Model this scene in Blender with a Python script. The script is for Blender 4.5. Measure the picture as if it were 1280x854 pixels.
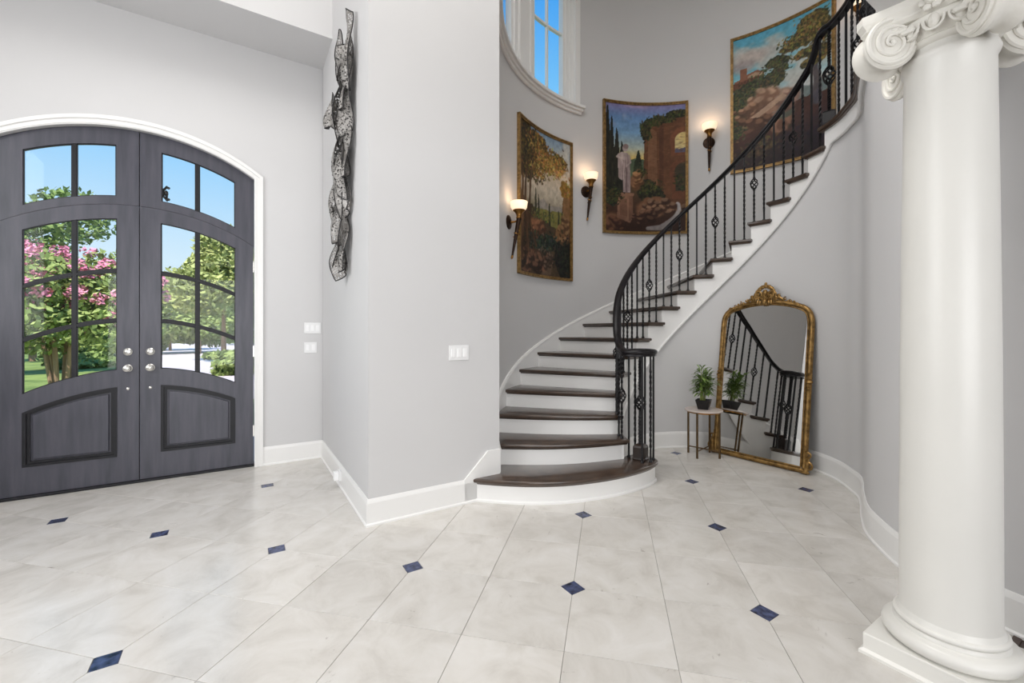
import bpy, math, random
import numpy as np
from mathutils import Vector, Matrix
from math import sin, cos, pi, radians, sqrt, atan2

for o in list(bpy.data.objects): bpy.data.objects.remove(o)
S = bpy.context.scene
COL = S.collection
RND = random.Random(7)

# ---------------------------------------------------------------- camera, sky, lights, exposure
cam = bpy.data.cameras.new('camera'); camo = bpy.data.objects.new('camera', cam); COL.objects.link(camo)
cam.sensor_fit = 'HORIZONTAL'; cam.sensor_width = 36.0; cam.lens = 538.0/1280*36.0
cam.shift_y = -12.0/1280; cam.clip_start = 0.05; cam.clip_end = 500
camo.location = (0, 0, 1.35); camo.rotation_euler = (radians(90), 0, radians(-32.3))
S.camera = camo
vs = S.view_settings
vs.view_transform = 'Standard'; vs.look = 'None'; vs.gamma = 1.0; vs.use_curve_mapping = False
vs.exposure = 0.0

W = bpy.data.worlds.new('sky'); S.world = W; W.use_nodes = True
nt = W.node_tree; nt.nodes.clear()
wo = nt.nodes.new('ShaderNodeOutputWorld'); bg = nt.nodes.new('ShaderNodeBackground')
tc = nt.nodes.new('ShaderNodeTexCoord'); sx = nt.nodes.new('ShaderNodeSeparateXYZ'); rp = nt.nodes.new('ShaderNodeValToRGB')
nt.links.new(tc.outputs['Generated'], sx.inputs[0]); nt.links.new(sx.outputs['Z'], rp.inputs[0])
nt.links.new(rp.outputs[0], bg.inputs[0]); nt.links.new(bg.outputs[0], wo.inputs[0])
el = rp.color_ramp.elements
el[0].position = 0.0; el[0].color = (0.80, 0.90, 0.98, 1)
el[1].position = 1.0; el[1].color = (0.02, 0.13, 0.55, 1)
for p, c in ((0.12, (0.68, 0.87, 1.0, 1)), (0.34, (0.27, 0.63, 1.0, 1)), (0.48, (0.19, 0.57, 0.98, 1)), (0.64, (0.045, 0.35, 0.92, 1))):
    e = el.new(p); e.color = c
bg.inputs['Strength'].default_value = 1.0

def light(name, kind, loc, rot, power, size=None, sy=None, col=(1, 1, 1)):
    l = bpy.data.lights.new(name, kind); l.energy = power; l.color = col
    if kind == 'AREA':
        l.shape = 'RECTANGLE'; l.size = size; l.size_y = sy or size
    elif kind == 'POINT': l.shadow_soft_size = size
    elif kind == 'SUN': l.angle = size
    o = bpy.data.objects.new(name, l); COL.objects.link(o); o.location = loc; o.rotation_euler = rot
    return o
light('sun', 'SUN', (0, -5, 20), (radians(42), 0, radians(-25)), 5.5, 0.01, col=(1, 0.96, 0.9))
light('foyer_overhead_fill', 'AREA', (0.6, 1.7, 6.45), (0, 0, 0), 145, 2.4, col=(1, 0.98, 0.95))  # added overhead fill, out of view; no fixture behind it
light('hall_rear_fill', 'AREA', (-0.6, -3.9, 1.6), (radians(90), 0, 0), 172, 4.2, 2.3, col=(0.97, 0.98, 1))  # added fill behind the camera; the hall has no window opening
light('left_side_fill', 'AREA', (-2.5, 2.2, 2.6), (radians(90), 0, radians(-90)), 85, 2.6, 2.6, col=(0.96, 0.98, 1))  # added fill from the left; the wall behind it is solid

# ---------------------------------------------------------------- helpers
OFF = {}
def root_of(p): return OFF.get(p.name, Vector((0, 0, 0))) if p else Vector((0, 0, 0))
def tag(o, label=None, cat=None, group=None, kind=None):
    if label: o['label'] = label
    if cat: o['category'] = cat
    if group: o['group'] = group
    if kind: o['kind'] = kind
    return o
def empty(name, loc, label=None, cat=None, group=None, kind=None, rot=None):
    o = bpy.data.objects.new(name, None); COL.objects.link(o); o.location = loc
    o.empty_display_size = 0.1
    if rot: o.rotation_euler = rot
    OFF[o.name] = Vector(loc)
    return tag(o, label, cat, group, kind)

class MB:
    def __init__(s): s.v = []; s.f = []
    def add(s, vs_, fs):
        n = len(s.v); s.v += [tuple(p) for p in vs_]; s.f += [tuple(i+n for i in f) for f in fs]; return s
    def box(s, a, b):
        x0, y0, z0 = a; x1, y1, z1 = b
        return s.add([(x0,y0,z0),(x1,y0,z0),(x1,y1,z0),(x0,y1,z0),(x0,y0,z1),(x1,y0,z1),(x1,y1,z1),(x0,y1,z1)],
                     [(3,2,1,0),(4,5,6,7),(0,1,5,4),(1,2,6,5),(2,3,7,6),(3,0,4,7)])
    def rings(s, rs, closed=True, caps=True):
        n = len(rs[0]); vs_ = [p for r in rs for p in r]; fs = []
        m = n if closed else n-1
        for i in range(len(rs)-1):
            for j in range(m):
                a = i*n+j; b = i*n+(j+1) % n
                fs.append((a, b, b+n, a+n))
        if caps and closed:
            fs.append(tuple(range(n-1, -1, -1))); fs.append(tuple(range((len(rs)-1)*n, len(rs)*n)))
        return s.add(vs_, fs)
    def grid(s, g):
        ny = len(g); nx = len(g[0])
        return s.add([p for r in g for p in r], [(j*nx+i, j*nx+i+1, (j+1)*nx+i+1, (j+1)*nx+i) for j in range(ny-1) for i in range(nx-1)])
    def prism(s, poly, z0, z1):
        return s.rings([[(x, y, z0) for x, y in poly], [(x, y, z1) for x, y in poly]])
    def lathe(s, prof, c=(0, 0, 0), n=24, axis=None):
        M = axis or Matrix.Identity(3); c = Vector(c)
        return s.rings([[c + M @ Vector((max(r, 1e-4)*cos(2*pi*j/n), max(r, 1e-4)*sin(2*pi*j/n), z)) for j in range(n)] for r, z in prof])
    def tube(s, path, rad, n=8, twist=0.0, caps=True, phase=0.0):
        path = [Vector(p) for p in path]; m = len(path)
        rads = rad if isinstance(rad, (list, tuple)) else [rad]*m
        t0 = (path[1]-path[0]).normalized()
        up = Vector((0, 0, 1)) if abs(t0.z) < 0.9 else Vector((1, 0, 0))
        x = t0.cross(up).normalized(); rs = []; prev = t0
        for i in range(m):
            t = (path[min(i+1, m-1)]-path[max(i-1, 0)]).normalized()
            q = prev.rotation_difference(t); x = (q @ x); x = (x - t*x.dot(t)).normalized(); prev = t
            y = t.cross(x); a0 = phase + twist*i/(m-1)
            rs.append([path[i] + rads[i]*(cos(a0+2*pi*j/n)*x + sin(a0+2*pi*j/n)*y) for j in range(n)])
        return s.rings(rs, True, caps)
    def sweep(s, path, prof, closed=False, up=None, normals=None):
        """profile points are (side, vertical); side is to the left of travel in plan."""
        path = [Vector(p) for p in path]; m = len(path); rs = []
        for i in range(m):
            if closed: d0 = path[i]-path[i-1]; d1 = path[(i+1) % m]-path[i]
            else:
                d1 = path[min(i+1, m-1)]-path[min(i, m-2)]; d0 = path[max(i, 1)]-path[max(i-1, 0)]
            if up is None:
                a = Vector((d0.x, d0.y, 0)); b = Vector((d1.x, d1.y, 0))
                if a.length < 1e-7: a = b
                if b.length < 1e-7: b = a
                a.normalize(); b.normalize(); t = (a+b).normalized(); k = 1/max(0.3, t.dot(b))
                side = Vector((-t.y, t.x, 0))*k; u = Vector((0, 0, 1))
            else:
                a = d0.normalized(); b = d1.normalized(); t = (a+b).normalized(); k = 1/max(0.3, t.dot(b))
                u = Vector(up); side = u.cross(t)*k
            rs.append([path[i] + side*p[0] + u*p[1] for p in prof])
        if closed: rs.append(rs[0])
        return s.rings(rs, True, not closed)
    def ellipsoid(s, c, r, nu=10, nv=7, rot=None):
        c = Vector(c); rs = []
        for i in range(nv):
            a = -pi/2 + pi*(i+0.02)/(nv-1+0.04)
            ring = []
            for j in range(nu):
                b = 2*pi*j/nu; p = Vector((r[0]*cos(a)*cos(b), r[1]*cos(a)*sin(b), r[2]*sin(a)))
                ring.append(c + (rot @ p if rot else p))
            rs.append(ring)
        return s.rings(rs)
    def build(s, name, mat, parent=None, local=False, smooth=True, ang=35, bevel=0, solid=0, fix=True):
        me = bpy.data.meshes.new(name)
        off = Vector((0, 0, 0)) if local else root_of(parent)
        me.from_pydata([(p[0]-off.x, p[1]-off.y, p[2]-off.z) for p in s.v], [], s.f)
        if fix:
            import bmesh
            bm = bmesh.new(); bm.from_mesh(me); bmesh.ops.recalc_face_normals(bm, faces=bm.faces); bm.to_mesh(me); bm.free()
        if smooth:
            me.polygons.foreach_set('use_smooth', [True]*len(me.polygons)); me.set_sharp_from_angle(angle=radians(ang))
        me.materials.append(mat); me.update()
        o = bpy.data.objects.new(name, me); COL.objects.link(o)
        if parent: o.parent = parent
        OFF[o.name] = off
        if solid:
            m = o.modifiers.new('solid', 'SOLIDIFY'); m.thickness = solid; m.offset = 0
        if bevel:
            m = o.modifiers.new('bevel', 'BEVEL'); m.width = bevel; m.segments = 2; m.limit_method = 'ANGLE'; m.angle_limit = radians(35)
        return o

def copy_tree(o, parent=None):
    c = o.copy(); COL.objects.link(c); c.parent = parent
    for ch in list(o.children): copy_tree(ch, c)
    return c
def struct(o): o['kind'] = 'structure'; return o
def crom(pts, n=6):
    P = [Vector(p) for p in pts]; P = [2*P[0]-P[1]] + P + [2*P[-1]-P[-2]]; out = []
    for i in range(1, len(P)-2):
        for k in range(n):
            t = k/n; a, b, c, d = P[i-1], P[i], P[i+1], P[i+2]
            out.append(0.5*((2*b)+(c-a)*t+(2*a-5*b+4*c-d)*t*t+(3*b-a-3*c+d)*t**3))
    out.append(P[-2]); return out
def offset2d(poly, d, closed=True):
    """move each vertex to the left of travel by d"""
    n = len(poly); out = []
    for i in range(n):
        p = Vector(poly[i][:2])
        if closed: a = p-Vector(poly[i-1][:2]); b = Vector(poly[(i+1) % n][:2])-p
        else:
            a = (p-Vector(poly[i-1][:2])) if i else (Vector(poly[1][:2])-p); b = (Vector(poly[i+1][:2])-p) if i < n-1 else a
        if a.length < 1e-9: a = b
        if b.length < 1e-9: b = a
        a.normalize(); b.normalize(); t = a+b
        t = t.normalized() if t.length > 1e-6 else b
        k = 1/max(0.45, t.dot(b)); out.append((p.x - t.y*d*k, p.y + t.x*d*k))
    return out

# ---------------------------------------------------------------- materials
def lin(c): return tuple((x/255/12.92 if x <= 10 else ((x/255+0.055)/1.055)**2.4) for x in c)
def mat(name, col, rough=0.5, metal=0.0, spec=0.5, var=0.0, scale=5.0, bump=0.0, bscale=40.0, stretch=(1,1,1), emis=None, estr=0, alpha_holes=None, rand=0.0, coat=0.0, col2=None):
    m = bpy.data.materials.new(name); m.use_nodes = True; n = m.node_tree; b = n.nodes['Principled BSDF']
    c = lin(col); b.inputs['Base Color'].default_value = (*c, 1); b.inputs['Roughness'].default_value = rough
    b.inputs['Metallic'].default_value = metal; b.inputs['Specular IOR Level'].default_value = spec
    b.inputs['Coat Weight'].default_value = coat
    N = n.nodes.new; L = n.links.new
    t = N('ShaderNodeTexCoord'); mp = N('ShaderNodeMapping'); mp.inputs['Scale'].default_value = stretch
    L(t.outputs['Object'], mp.inputs[0])
    if var or rand or col2:
        no = N('ShaderNodeTexNoise'); no.inputs['Scale'].default_value = scale; no.inputs['Detail'].default_value = 6
        L(mp.outputs[0], no.inputs['Vector'])
        r = N('ShaderNodeValToRGB'); L(no.outputs['Fac'], r.inputs[0])
        lo = tuple(x*(1-var) for x in c); hi = lin(col2) if col2 else tuple(min(1, x*(1+var)) for x in c)
        r.color_ramp.elements[0].position = 0.3; r.color_ramp.elements[1].position = 0.7
        r.color_ramp.elements[0].color = (*lo, 1); r.color_ramp.elements[1].color = (*hi, 1)
        out = r.outputs[0]
        if rand:
            oi = N('ShaderNodeObjectInfo'); h = N('ShaderNodeHueSaturation'); mr = N('ShaderNodeMapRange')
            mr.inputs['To Min'].default_value = 1-rand; mr.inputs['To Max'].default_value = 1+rand
            L(oi.outputs['Random'], mr.inputs[0]); L(mr.outputs[0], h.inputs['Value']); L(out, h.inputs['Color']); out = h.outputs[0]
        L(out, b.inputs['Base Color'])
    if bump:
        bn = N('ShaderNodeTexNoise'); bn.inputs['Scale'].default_value = bscale; bn.inputs['Detail'].default_value = 3
        L(mp.outputs[0], bn.inputs['Vector']); bp = N('ShaderNodeBump'); bp.inputs['Strength'].default_value = bump; bp.inputs['Distance'].default_value = 0.01
        L(bn.outputs['Fac'], bp.inputs['Height']); L(bp.outputs[0], b.inputs['Normal'])
    if emis:
        b.inputs['Emission Color'].default_value = (*lin(emis), 1); b.inputs['Emission Strength'].default_value = estr
    if alpha_holes:
        vo = N('ShaderNodeTexVoronoi'); vo.inputs['Scale'].default_value = alpha_holes[0]; L(mp.outputs[0], vo.inputs['Vector'])
        gt = N('ShaderNodeMath'); gt.operation = 'GREATER_THAN'; gt.inputs[1].default_value = alpha_holes[1]
        L(vo.outputs['Distance'], gt.inputs[0]); L(gt.outputs[0], b.inputs['Alpha'])
    return m
M = {}
M['wall'] = mat('wall_paint', (209, 208, 208), 0.55, spec=0.3, var=0.012, scale=1.2, bump=0.02, bscale=220)
M['ceil'] = mat('ceiling_paint', (228, 227, 224), 0.7, spec=0.2, var=0.01)
M['white'] = mat('white_trim_paint', (238, 237, 235), 0.32, var=0.01, scale=3)
M['column'] = mat('column_paint', (228, 226, 220), 0.35, var=0.015, scale=2.5)
M['plaster'] = mat('capital_plaster', (230, 227, 219), 0.5, var=0.03, scale=14, bump=0.12, bscale=60)
M['wood'] = mat('dark_walnut', (60, 46, 37), 0.3, var=0.25, scale=9, stretch=(1, 1, 6), col2=(78, 60, 47), coat=0.45, bump=0.03, bscale=90)
M['block'] = mat('dark_newel_wood', (42, 31, 25), 0.35, var=0.3, scale=14)
M['rail'] = mat('black_rail_wood', (20, 17, 20), 0.33, var=0.25, scale=12, spec=0.35)
M['iron'] = mat('black_iron', (24, 23, 25), 0.42, metal=0.3, var=0.2, scale=30)
M['door'] = mat('charcoal_door_stain', (60, 61, 71), 0.36, var=0.10, scale=3, stretch=(7, 7, 0.8), col2=(76, 75, 85), bump=0.02, bscale=40)
M['door_dark'] = mat('dark_door_moulding', (20, 20, 25), 0.42, var=0.2, scale=12, spec=0.35)
M['gold'] = mat('antique_gold', (128, 98, 54), 0.42, metal=0.75, var=0.4, scale=28, col2=(170, 134, 80), bump=0.1, bscale=70)
M['frame'] = mat('picture_frame_gilt', (128, 98, 54), 0.42, metal=0.5, var=0.3, scale=30, col2=(168, 134, 82))
M['bronze'] = mat('dark_bronze', (52, 36, 25), 0.4, metal=0.7, var=0.35, scale=30)
M['brass'] = mat('aged_brass', (150, 108, 56), 0.32, metal=0.9, var=0.3, scale=25)
M['nickel'] = mat('satin_nickel', (205, 203, 198), 0.25, metal=0.9, var=0.05)
M['shade'] = mat('glowing_alabaster', (255, 236, 214), 0.4, emis=(255, 222, 184), estr=0.9, var=0.05, scale=10)
M['inset'] = mat('dark_stone_sky_tint', (42, 44, 60), 0.22, var=0.45, scale=30, col2=(82, 92, 130), rand=0.25)  # dark stone; its bluer mottling has sky reflection put into the colour
M['grout'] = mat('pale_grout', (186, 182, 176), 0.8, var=0.05)
M['plank'] = mat('dark_plank_floor', (58, 40, 32), 0.35, var=0.3, scale=6, stretch=(8, 1, 1), rand=0.15)
M['plastic'] = mat('white_plastic', (236, 236, 236), 0.35, var=0.01)
M['plastic2'] = mat('white_plastic_rocker', (246, 246, 246), 0.3, var=0.01)
M['sculpt'] = mat('perforated_steel', (138, 134, 130), 0.5, metal=0.35, var=0.3, scale=14, col2=(174, 170, 166), alpha_holes=(66, 0.42))
M['sculpt_edge'] = mat('dark_steel_rim', (52, 50, 50), 0.45, metal=0.6, var=0.2)
M['marble'] = mat('blush_marble', (214, 200, 192), 0.25, var=0.08, scale=9)
M['pot'] = mat('black_ceramic', (18, 18, 19), 0.3, var=0.1)
M['soil'] = mat('potting_soil', (48, 38, 30), 0.9, var=0.4, scale=60)
M['leaf'] = mat('bamboo_leaf', (92, 122, 56), 0.45, var=0.35, scale=22, col2=(140, 168, 88))
M['leg'] = mat('dark_brass_leg', (98, 76, 46), 0.4, metal=0.6, var=0.25, scale=20)
M['stem'] = mat('bamboo_stem', (136, 146, 74), 0.5, var=0.25, scale=30)
M['lawn'] = mat('lawn_grass', (112, 142, 62), 0.9, var=0.35, scale=1.3, col2=(158, 176, 92), bump=0.3)
M['drive'] = mat('sunlit_concrete', (226, 214, 214), 0.8, var=0.05, scale=2)
M['porch'] = mat('porch_stone', (190, 182, 174), 0.7, var=0.08)
M['bark'] = mat('pale_bark', (150, 122, 98), 0.85, var=0.35, scale=9, stretch=(1, 1, 0.2))
M['fol1'] = mat('green_foliage', (122, 146, 70), 0.7, var=0.45, scale=2.2, col2=(178, 194, 112))
M['fol2'] = mat('deep_foliage', (92, 126, 62), 0.7, var=0.5, scale=1.6, col2=(150, 172, 92))
M['fol3'] = mat('olive_foliage', (150, 164, 90), 0.7, var=0.4, scale=1.2, col2=(200, 206, 130))
M['pink'] = mat('pink_blossom', (232, 120, 156), 0.7, var=0.25, scale=4, col2=(248, 176, 194))
M['roofing'] = mat('pale_roof', (196, 194, 192), 0.8, var=0.06)

def mirror_mat():
    m = mat('mirror_silver', (226, 226, 224), 0.015, metal=1.0, var=0.004, scale=1.0); return m
M['mirror'] = mirror_mat()
def glass_mat():
    m = bpy.data.materials.new('clear_pane'); m.use_nodes = True; n = m.node_tree; n.nodes.clear()
    o = n.nodes.new('ShaderNodeOutputMaterial'); mx = n.nodes.new('ShaderNodeMixShader'); t = n.nodes.new('ShaderNodeBsdfTransparent'); g = n.nodes.new('ShaderNodeBsdfGlossy')
    g.inputs['Roughness'].default_value = 0.02; fr = n.nodes.new('ShaderNodeLayerWeight'); pw = n.nodes.new('ShaderNodeMath'); pw.operation = 'POWER'; pw.inputs[1].default_value = 5.0
    ma = n.nodes.new('ShaderNodeMath'); ma.operation = 'MULTIPLY_ADD'; ma.inputs[1].default_value = 0.7; ma.inputs[2].default_value = 0.012
    n.links.new(fr.outputs['Facing'], pw.inputs[0]); n.links.new(pw.outputs[0], ma.inputs[0]); n.links.new(ma.outputs[0], mx.inputs[0]); n.links.new(t.outputs[0], mx.inputs[1]); n.links.new(g.outputs[0], mx.inputs[2]); n.links.new(mx.outputs[0], o.inputs[0])
    return m
M['glass'] = glass_mat()
def tile_mat():
    m = bpy.data.materials.new('cream_marble_tile'); m.use_nodes = True; n = m.node_tree; b = n.nodes['Principled BSDF']; N = n.nodes.new; L = n.links.new
    t = N('ShaderNodeTexCoord'); oi = N('ShaderNodeObjectInfo'); mu = N('ShaderNodeVectorMath'); mu.operation = 'SCALE'; mu.inputs['Scale'].default_value = 37.0
    cb = N('ShaderNodeCombineXYZ')
    for k in range(3): L(oi.outputs['Random'], cb.inputs[k])
    L(cb.outputs[0], mu.inputs[0]); ad = N('ShaderNodeVectorMath'); ad.operation = 'ADD'
    L(t.outputs['Object'], ad.inputs[0]); L(mu.outputs[0], ad.inputs[1])
    n1 = N('ShaderNodeTexNoise'); n1.inputs['Scale'].default_value = 4.5; n1.inputs['Detail'].default_value = 8; n1.inputs['Roughness'].default_value = 0.62; n1.inputs['Distortion'].default_value = 0.6
    L(ad.outputs[0], n1.inputs['Vector'])
    r1 = N('ShaderNodeValToRGB'); L(n1.outputs['Fac'], r1.inputs[0])
    e = r1.color_ramp.elements; e[0].position = 0.28; e[0].color = (*lin((194, 189, 182)), 1); e[1].position = 0.74; e[1].color = (*lin((220, 217, 213)), 1)
    x = e.new(0.5); x.color = (*lin((210, 206, 200)), 1)
    n2 = N('ShaderNodeTexNoise'); n2.inputs['Scale'].default_value = 9.0; n2.inputs['Detail'].default_value = 12; n2.inputs['Roughness'].default_value = 0.75; n2.inputs['Distortion'].default_value = 1.2
    L(ad.outputs[0], n2.inputs['Vector'])
    r2 = N('ShaderNodeValToRGB'); L(n2.outputs['Fac'], r2.inputs[0]); e = r2.color_ramp.elements
    e[0].position = 0.31; e[0].color = (*lin((140, 128, 116)), 1); e[1].position = 0.37; e[1].color = (1, 1, 1, 1)
    mx = N('ShaderNodeMix'); mx.data_type = 'RGBA'; mx.blend_type = 'MULTIPLY'; mx.inputs['Factor'].default_value = 0.5
    L(r1.outputs[0], mx.inputs['A']); L(r2.outputs[0], mx.inputs['B'])
    h = N('ShaderNodeHueSaturation'); mr = N('ShaderNodeMapRange'); mr.inputs['To Min'].default_value = 0.95; mr.inputs['To Max'].default_value = 1.04
    L(oi.outputs['Random'], mr.inputs[0]); L(mr.outputs[0], h.inputs['Value']); L(mx.outputs['Result'], h.inputs['Color']); L(h.outputs[0], b.inputs['Base Color'])
    rr = N('ShaderNodeMapRange'); rr.inputs['To Min'].default_value = 0.12; rr.inputs['To Max'].default_value = 0.30
    L(n1.outputs['Fac'], rr.inputs[0]); L(rr.outputs[0], b.inputs['Roughness'])
    return m
M['tile'] = tile_mat()
def canvas_mat():
    m = bpy.data.materials.new('oil_paint'); m.use_nodes = True; n = m.node_tree; b = n.nodes['Principled BSDF']
    a = n.nodes.new('ShaderNodeVertexColor'); a.layer_name = 'paint'; n.links.new(a.outputs[0], b.inputs['Base Color'])
    b.inputs['Roughness'].default_value = 0.5; b.inputs['Specular IOR Level'].default_value = 0.25
    no = n.nodes.new('ShaderNodeTexNoise'); no.inputs['Scale'].default_value = 60; bp = n.nodes.new('ShaderNodeBump'); bp.inputs['Strength'].default_value = 0.1; bp.inputs['Distance'].default_value = 0.005
    n.links.new(no.outputs['Fac'], bp.inputs['Height']); n.links.new(bp.outputs[0], b.inputs['Normal'])
    return m
M['canvas'] = canvas_mat()

# ---------------------------------------------------------------- plan data (metres)
C = Vector((3.848, 2.363)); RIN = 0.985; ROUT = 2.155
RISE = 0.1828; NL = 18; ZL = NL*RISE
CEIL = 6.6; SOF = 2.66
def N_(k): return 178.6 - 11.56*k              # nosing angle of step k, degrees
def K_(th): return (178.6-th)/11.56
def cp(th, r): return (C.x + r*cos(radians(th)), C.y + r*sin(radians(th)))
def zlow(th):
    k = K_(th); return max(0.0, min(3.105, 1.303 + 0.2018*(k-9.7)))
def arange(a, b, st):
    n = max(1, int(math.ceil(abs(b-a)/st))); return [a+(b-a)*i/n for i in range(n+1)]
# inner curved wall: circle, then an S-curve into the straight right-hand wall
S_PTS = [cp(-46, RIN), cp(-54, RIN), (4.27, 1.446), (4.10, 1.368), (3.85, 1.28), (3.58, 1.168), (3.42, 1.068), (3.22, 0.905), (3.05, 0.70), (2.935, 0.45), (2.885, 0.2), (2.87, -0.1)]
S_CURVE = [(p.x, p.y) for p in crom([(a, b, 0) for a, b in S_PTS], 6)][6:]
def inner_path(th0, off=0.0, tail=True, th1=-54.0):
    p = [cp(t, RIN) for t in arange(th0, th1, 3)]
    if tail: p = p[:-1] + S_CURVE + [(2.87, -1.0), (2.87, -4.5)]
    return offset2d(p, off, False) if off else p      # positive = away from the room

# ---------------------------------------------------------------- floor
floor = struct(MB().box((-2.75, 0.40, -0.12), (6.4, 5.2, -0.008)).build('floor', M['grout'], smooth=False))
R2 = sqrt(2)
PA, PB, A0, B0, HC, G = 0.4655, 0.4575, 1.357, 0.185, 0.064, 0.0010
def ab2uv(a, b): return ((a-b)/R2, (a+b)/R2)
def clip(poly, f):
    out = []
    for i in range(len(poly)):
        p, q = poly[i-1], poly[i]; fp, fq = f(p), f(q)
        if (fp >= 0) != (fq >= 0):
            t = fp/(fp-fq); out.append((p[0]+(q[0]-p[0])*t, p[1]+(q[1]-p[1])*t))
        if fq >= 0: out.append(q)
    return out
def in_foyer(u, v):
    return (u < 0.76 and v < 5.12) or (v < 3.08 and u < 1.9) or ((u-C.x)**2+(v-C.y)**2 < 1.02**2) or (v < 2.75 and u < 3.0) or (v < 1.3 and u < 3.9)
def tile_piece(poly, name, m, drop=0.0):
    if len(poly) < 3: return
    ins = offset2d(poly, 0.0012)
    MB().rings([[(x, y, -0.0085) for x, y in poly], [(x, y, -0.0012-drop) for x, y in poly], [(x, y, -drop) for x, y in ins]]).build(name, m, floor, smooth=False, fix=True)
def has_inset(i, j):
    if i % 2 or j % 2: return False
    u, v = ab2uv(A0+i*PA, B0+j*PB)
    return in_foyer(u, v) and 0.5 < v < 4.85 and u > -2.5 and not ((1.45 < u < 2.0 and v > 2.9) or (u > 3.3 and v < 1.2))
for i in range(-8, 14):
    for j in range(-9, 14):
        a0, b0 = A0+i*PA, B0+j*PB; a1, b1 = a0+PA, b0+PB
        smp = [ab2uv(a0+PA*s/3, b0+PB*t/3) for s in range(4) for t in range(4)]
        if not any(in_foyer(u, v) and 0.4 < v and u > -2.75 for u, v in smp): continue
        c = [(a0, b0), (a1, b0), (a1, b1), (a0, b1)]; ci = [(i, j), (i+1, j), (i+1, j+1), (i, j+1)]
        poly = []; g = [(1, 1), (-1, 1), (-1, -1), (1, -1)]
        for q in range(4):
            x, y = c[q][0]+G*g[q][0], c[q][1]+G*g[q][1]
            if has_inset(*ci[q]):
                e1 = (x+g[q][0]*HC, y); e2 = (x, y+g[q][1]*HC)
                poly += ([e2, e1] if q in (0, 2) else [e1, e2])
            else: poly.append((x, y))
        uv = [ab2uv(*p) for p in poly]
        for f in (lambda p: p[1]-0.42, lambda p: 5.06-p[1], lambda p: p[0]+2.58): uv = clip(uv, f)
        tile_piece(uv, 'tile', M['tile'])
for i in range(-8, 14, 2):
    for j in range(-10, 14, 2):
        a, b = A0+i*PA, B0+j*PB; u, v = ab2uv(a, b)
        if not has_inset(i, j): continue
        h = HC-0.001
        tile_piece([ab2uv(a+h, b), ab2uv(a, b+h), ab2uv(a-h, b), ab2uv(a, b-h)], 'inset_tile', M['inset'], 0.0003)
fh = struct(MB().box((-4.0, -4.6, -0.12), (3.0, 0.40, -0.02)).build('floor_hall', M['plank'], smooth=False))
for i in range(14):
    x = 1.6+i*0.1
    if x < 2.95: MB().box((x+0.001, -1.8+0.3*(i % 3), -0.02), (x+0.099, 0.405, -0.002)).build('plank', M['plank'], fh, smooth=False)
struct(MB().box((-2.6, 0.40, -0.008), (2.95, 0.425, 0.004)).build('trim_1', M['plank'], smooth=False))

# ---------------------------------------------------------------- straight walls, ceiling, beams
SEAM, HW = -0.763, 0.885
RA = 1.57
def sag(dx): return RA - sqrt(max(0, RA*RA-dx*dx))
def arc(z0): return lambda dx: z0 - sag(dx)
def strip(mb, x0, x1, lo, hi, y0, y1, n=1, sgn=1, cx=SEAM):
    lo_ = lo if callable(lo) else (lambda d: lo); hi_ = hi if callable(hi) else (lambda d: hi)
    rs = []
    for d in [x0+(x1-x0)*i/n for i in range(n+1)]:
        u = cx + sgn*d; rs.append([(u, y0, lo_(d)), (u, y1, lo_(d)), (u, y1, hi_(d)), (u, y0, hi_(d))])
    return mb.rings(rs)
DW = 5.02
w = MB()
strip(w, -1.85, -HW, 0, CEIL, DW, DW+0.16); strip(w, -HW, HW, arc(3.15), CEIL, DW, DW+0.16, 28); strip(w, HW, 1.66, 0, CEIL, DW, DW+0.16)
struct(w.build('wall_front', M['wall']))
struct(MB().prism([(0.755, 3.066), (1.814, 3.066), (1.80, 3.2), (0.91, 3.2), (0.91, 5.0), (0.755, 5.0)], 0, CEIL).build('wall_entry', M['wall'], smooth=False))
struct(MB().box((-2.75, 0.3, 0), (-2.6, 5.18, CEIL)).build('wall_left', M['wall'], smooth=False))
struct(MB().box((-4.0, -4.65, 0), (3.1, -4.5, 3.1)).build('wall_back', M['wall'], smooth=False))
struct(MB().box((-4.1, -4.65, 0), (-3.95, 0.3, 3.1)).build('wall_hall_left', M['wall'], smooth=False))
struct(MB().box((-4.1, 0.3, 0), (-2.6, 0.42, 3.1)).build('wall_hall_end', M['wall'], smooth=False))
struct(MB().box((-4.0, 0.372, 3.10), (6.4, 0.55, CEIL)).build('wall_gallery', M['wall'], smooth=False))
struct(MB().prism([(-2.75, 0.3), (6.0, 0.3)] + [(3.848+2.31*cos(radians(t)), 2.363+2.31*sin(radians(t))) for t in range(-48, 161, 8)] + [(1.7, 3.2), (0.93, 3.2), (0.93, 5.18), (-2.75, 5.18)], CEIL, CEIL+0.1).build('ceiling', M['ceil'], smooth=False))
struct(MB().box((-4.1, -4.65, 3.10), (2.9, 0.372, 3.2)).build('ceiling_hall', M['ceil'], smooth=False))
struct(MB().box((-2.6, 4.44, 4.18), (0.755, DW, CEIL)).build('ceiling_beam', M['wall'], smooth=False))
struct(MB().box((-4.0, 0.372, SOF), (2.90, 0.69, 3.10)).build('ceiling_beam_hall', M['wall'], smooth=False))

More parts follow.
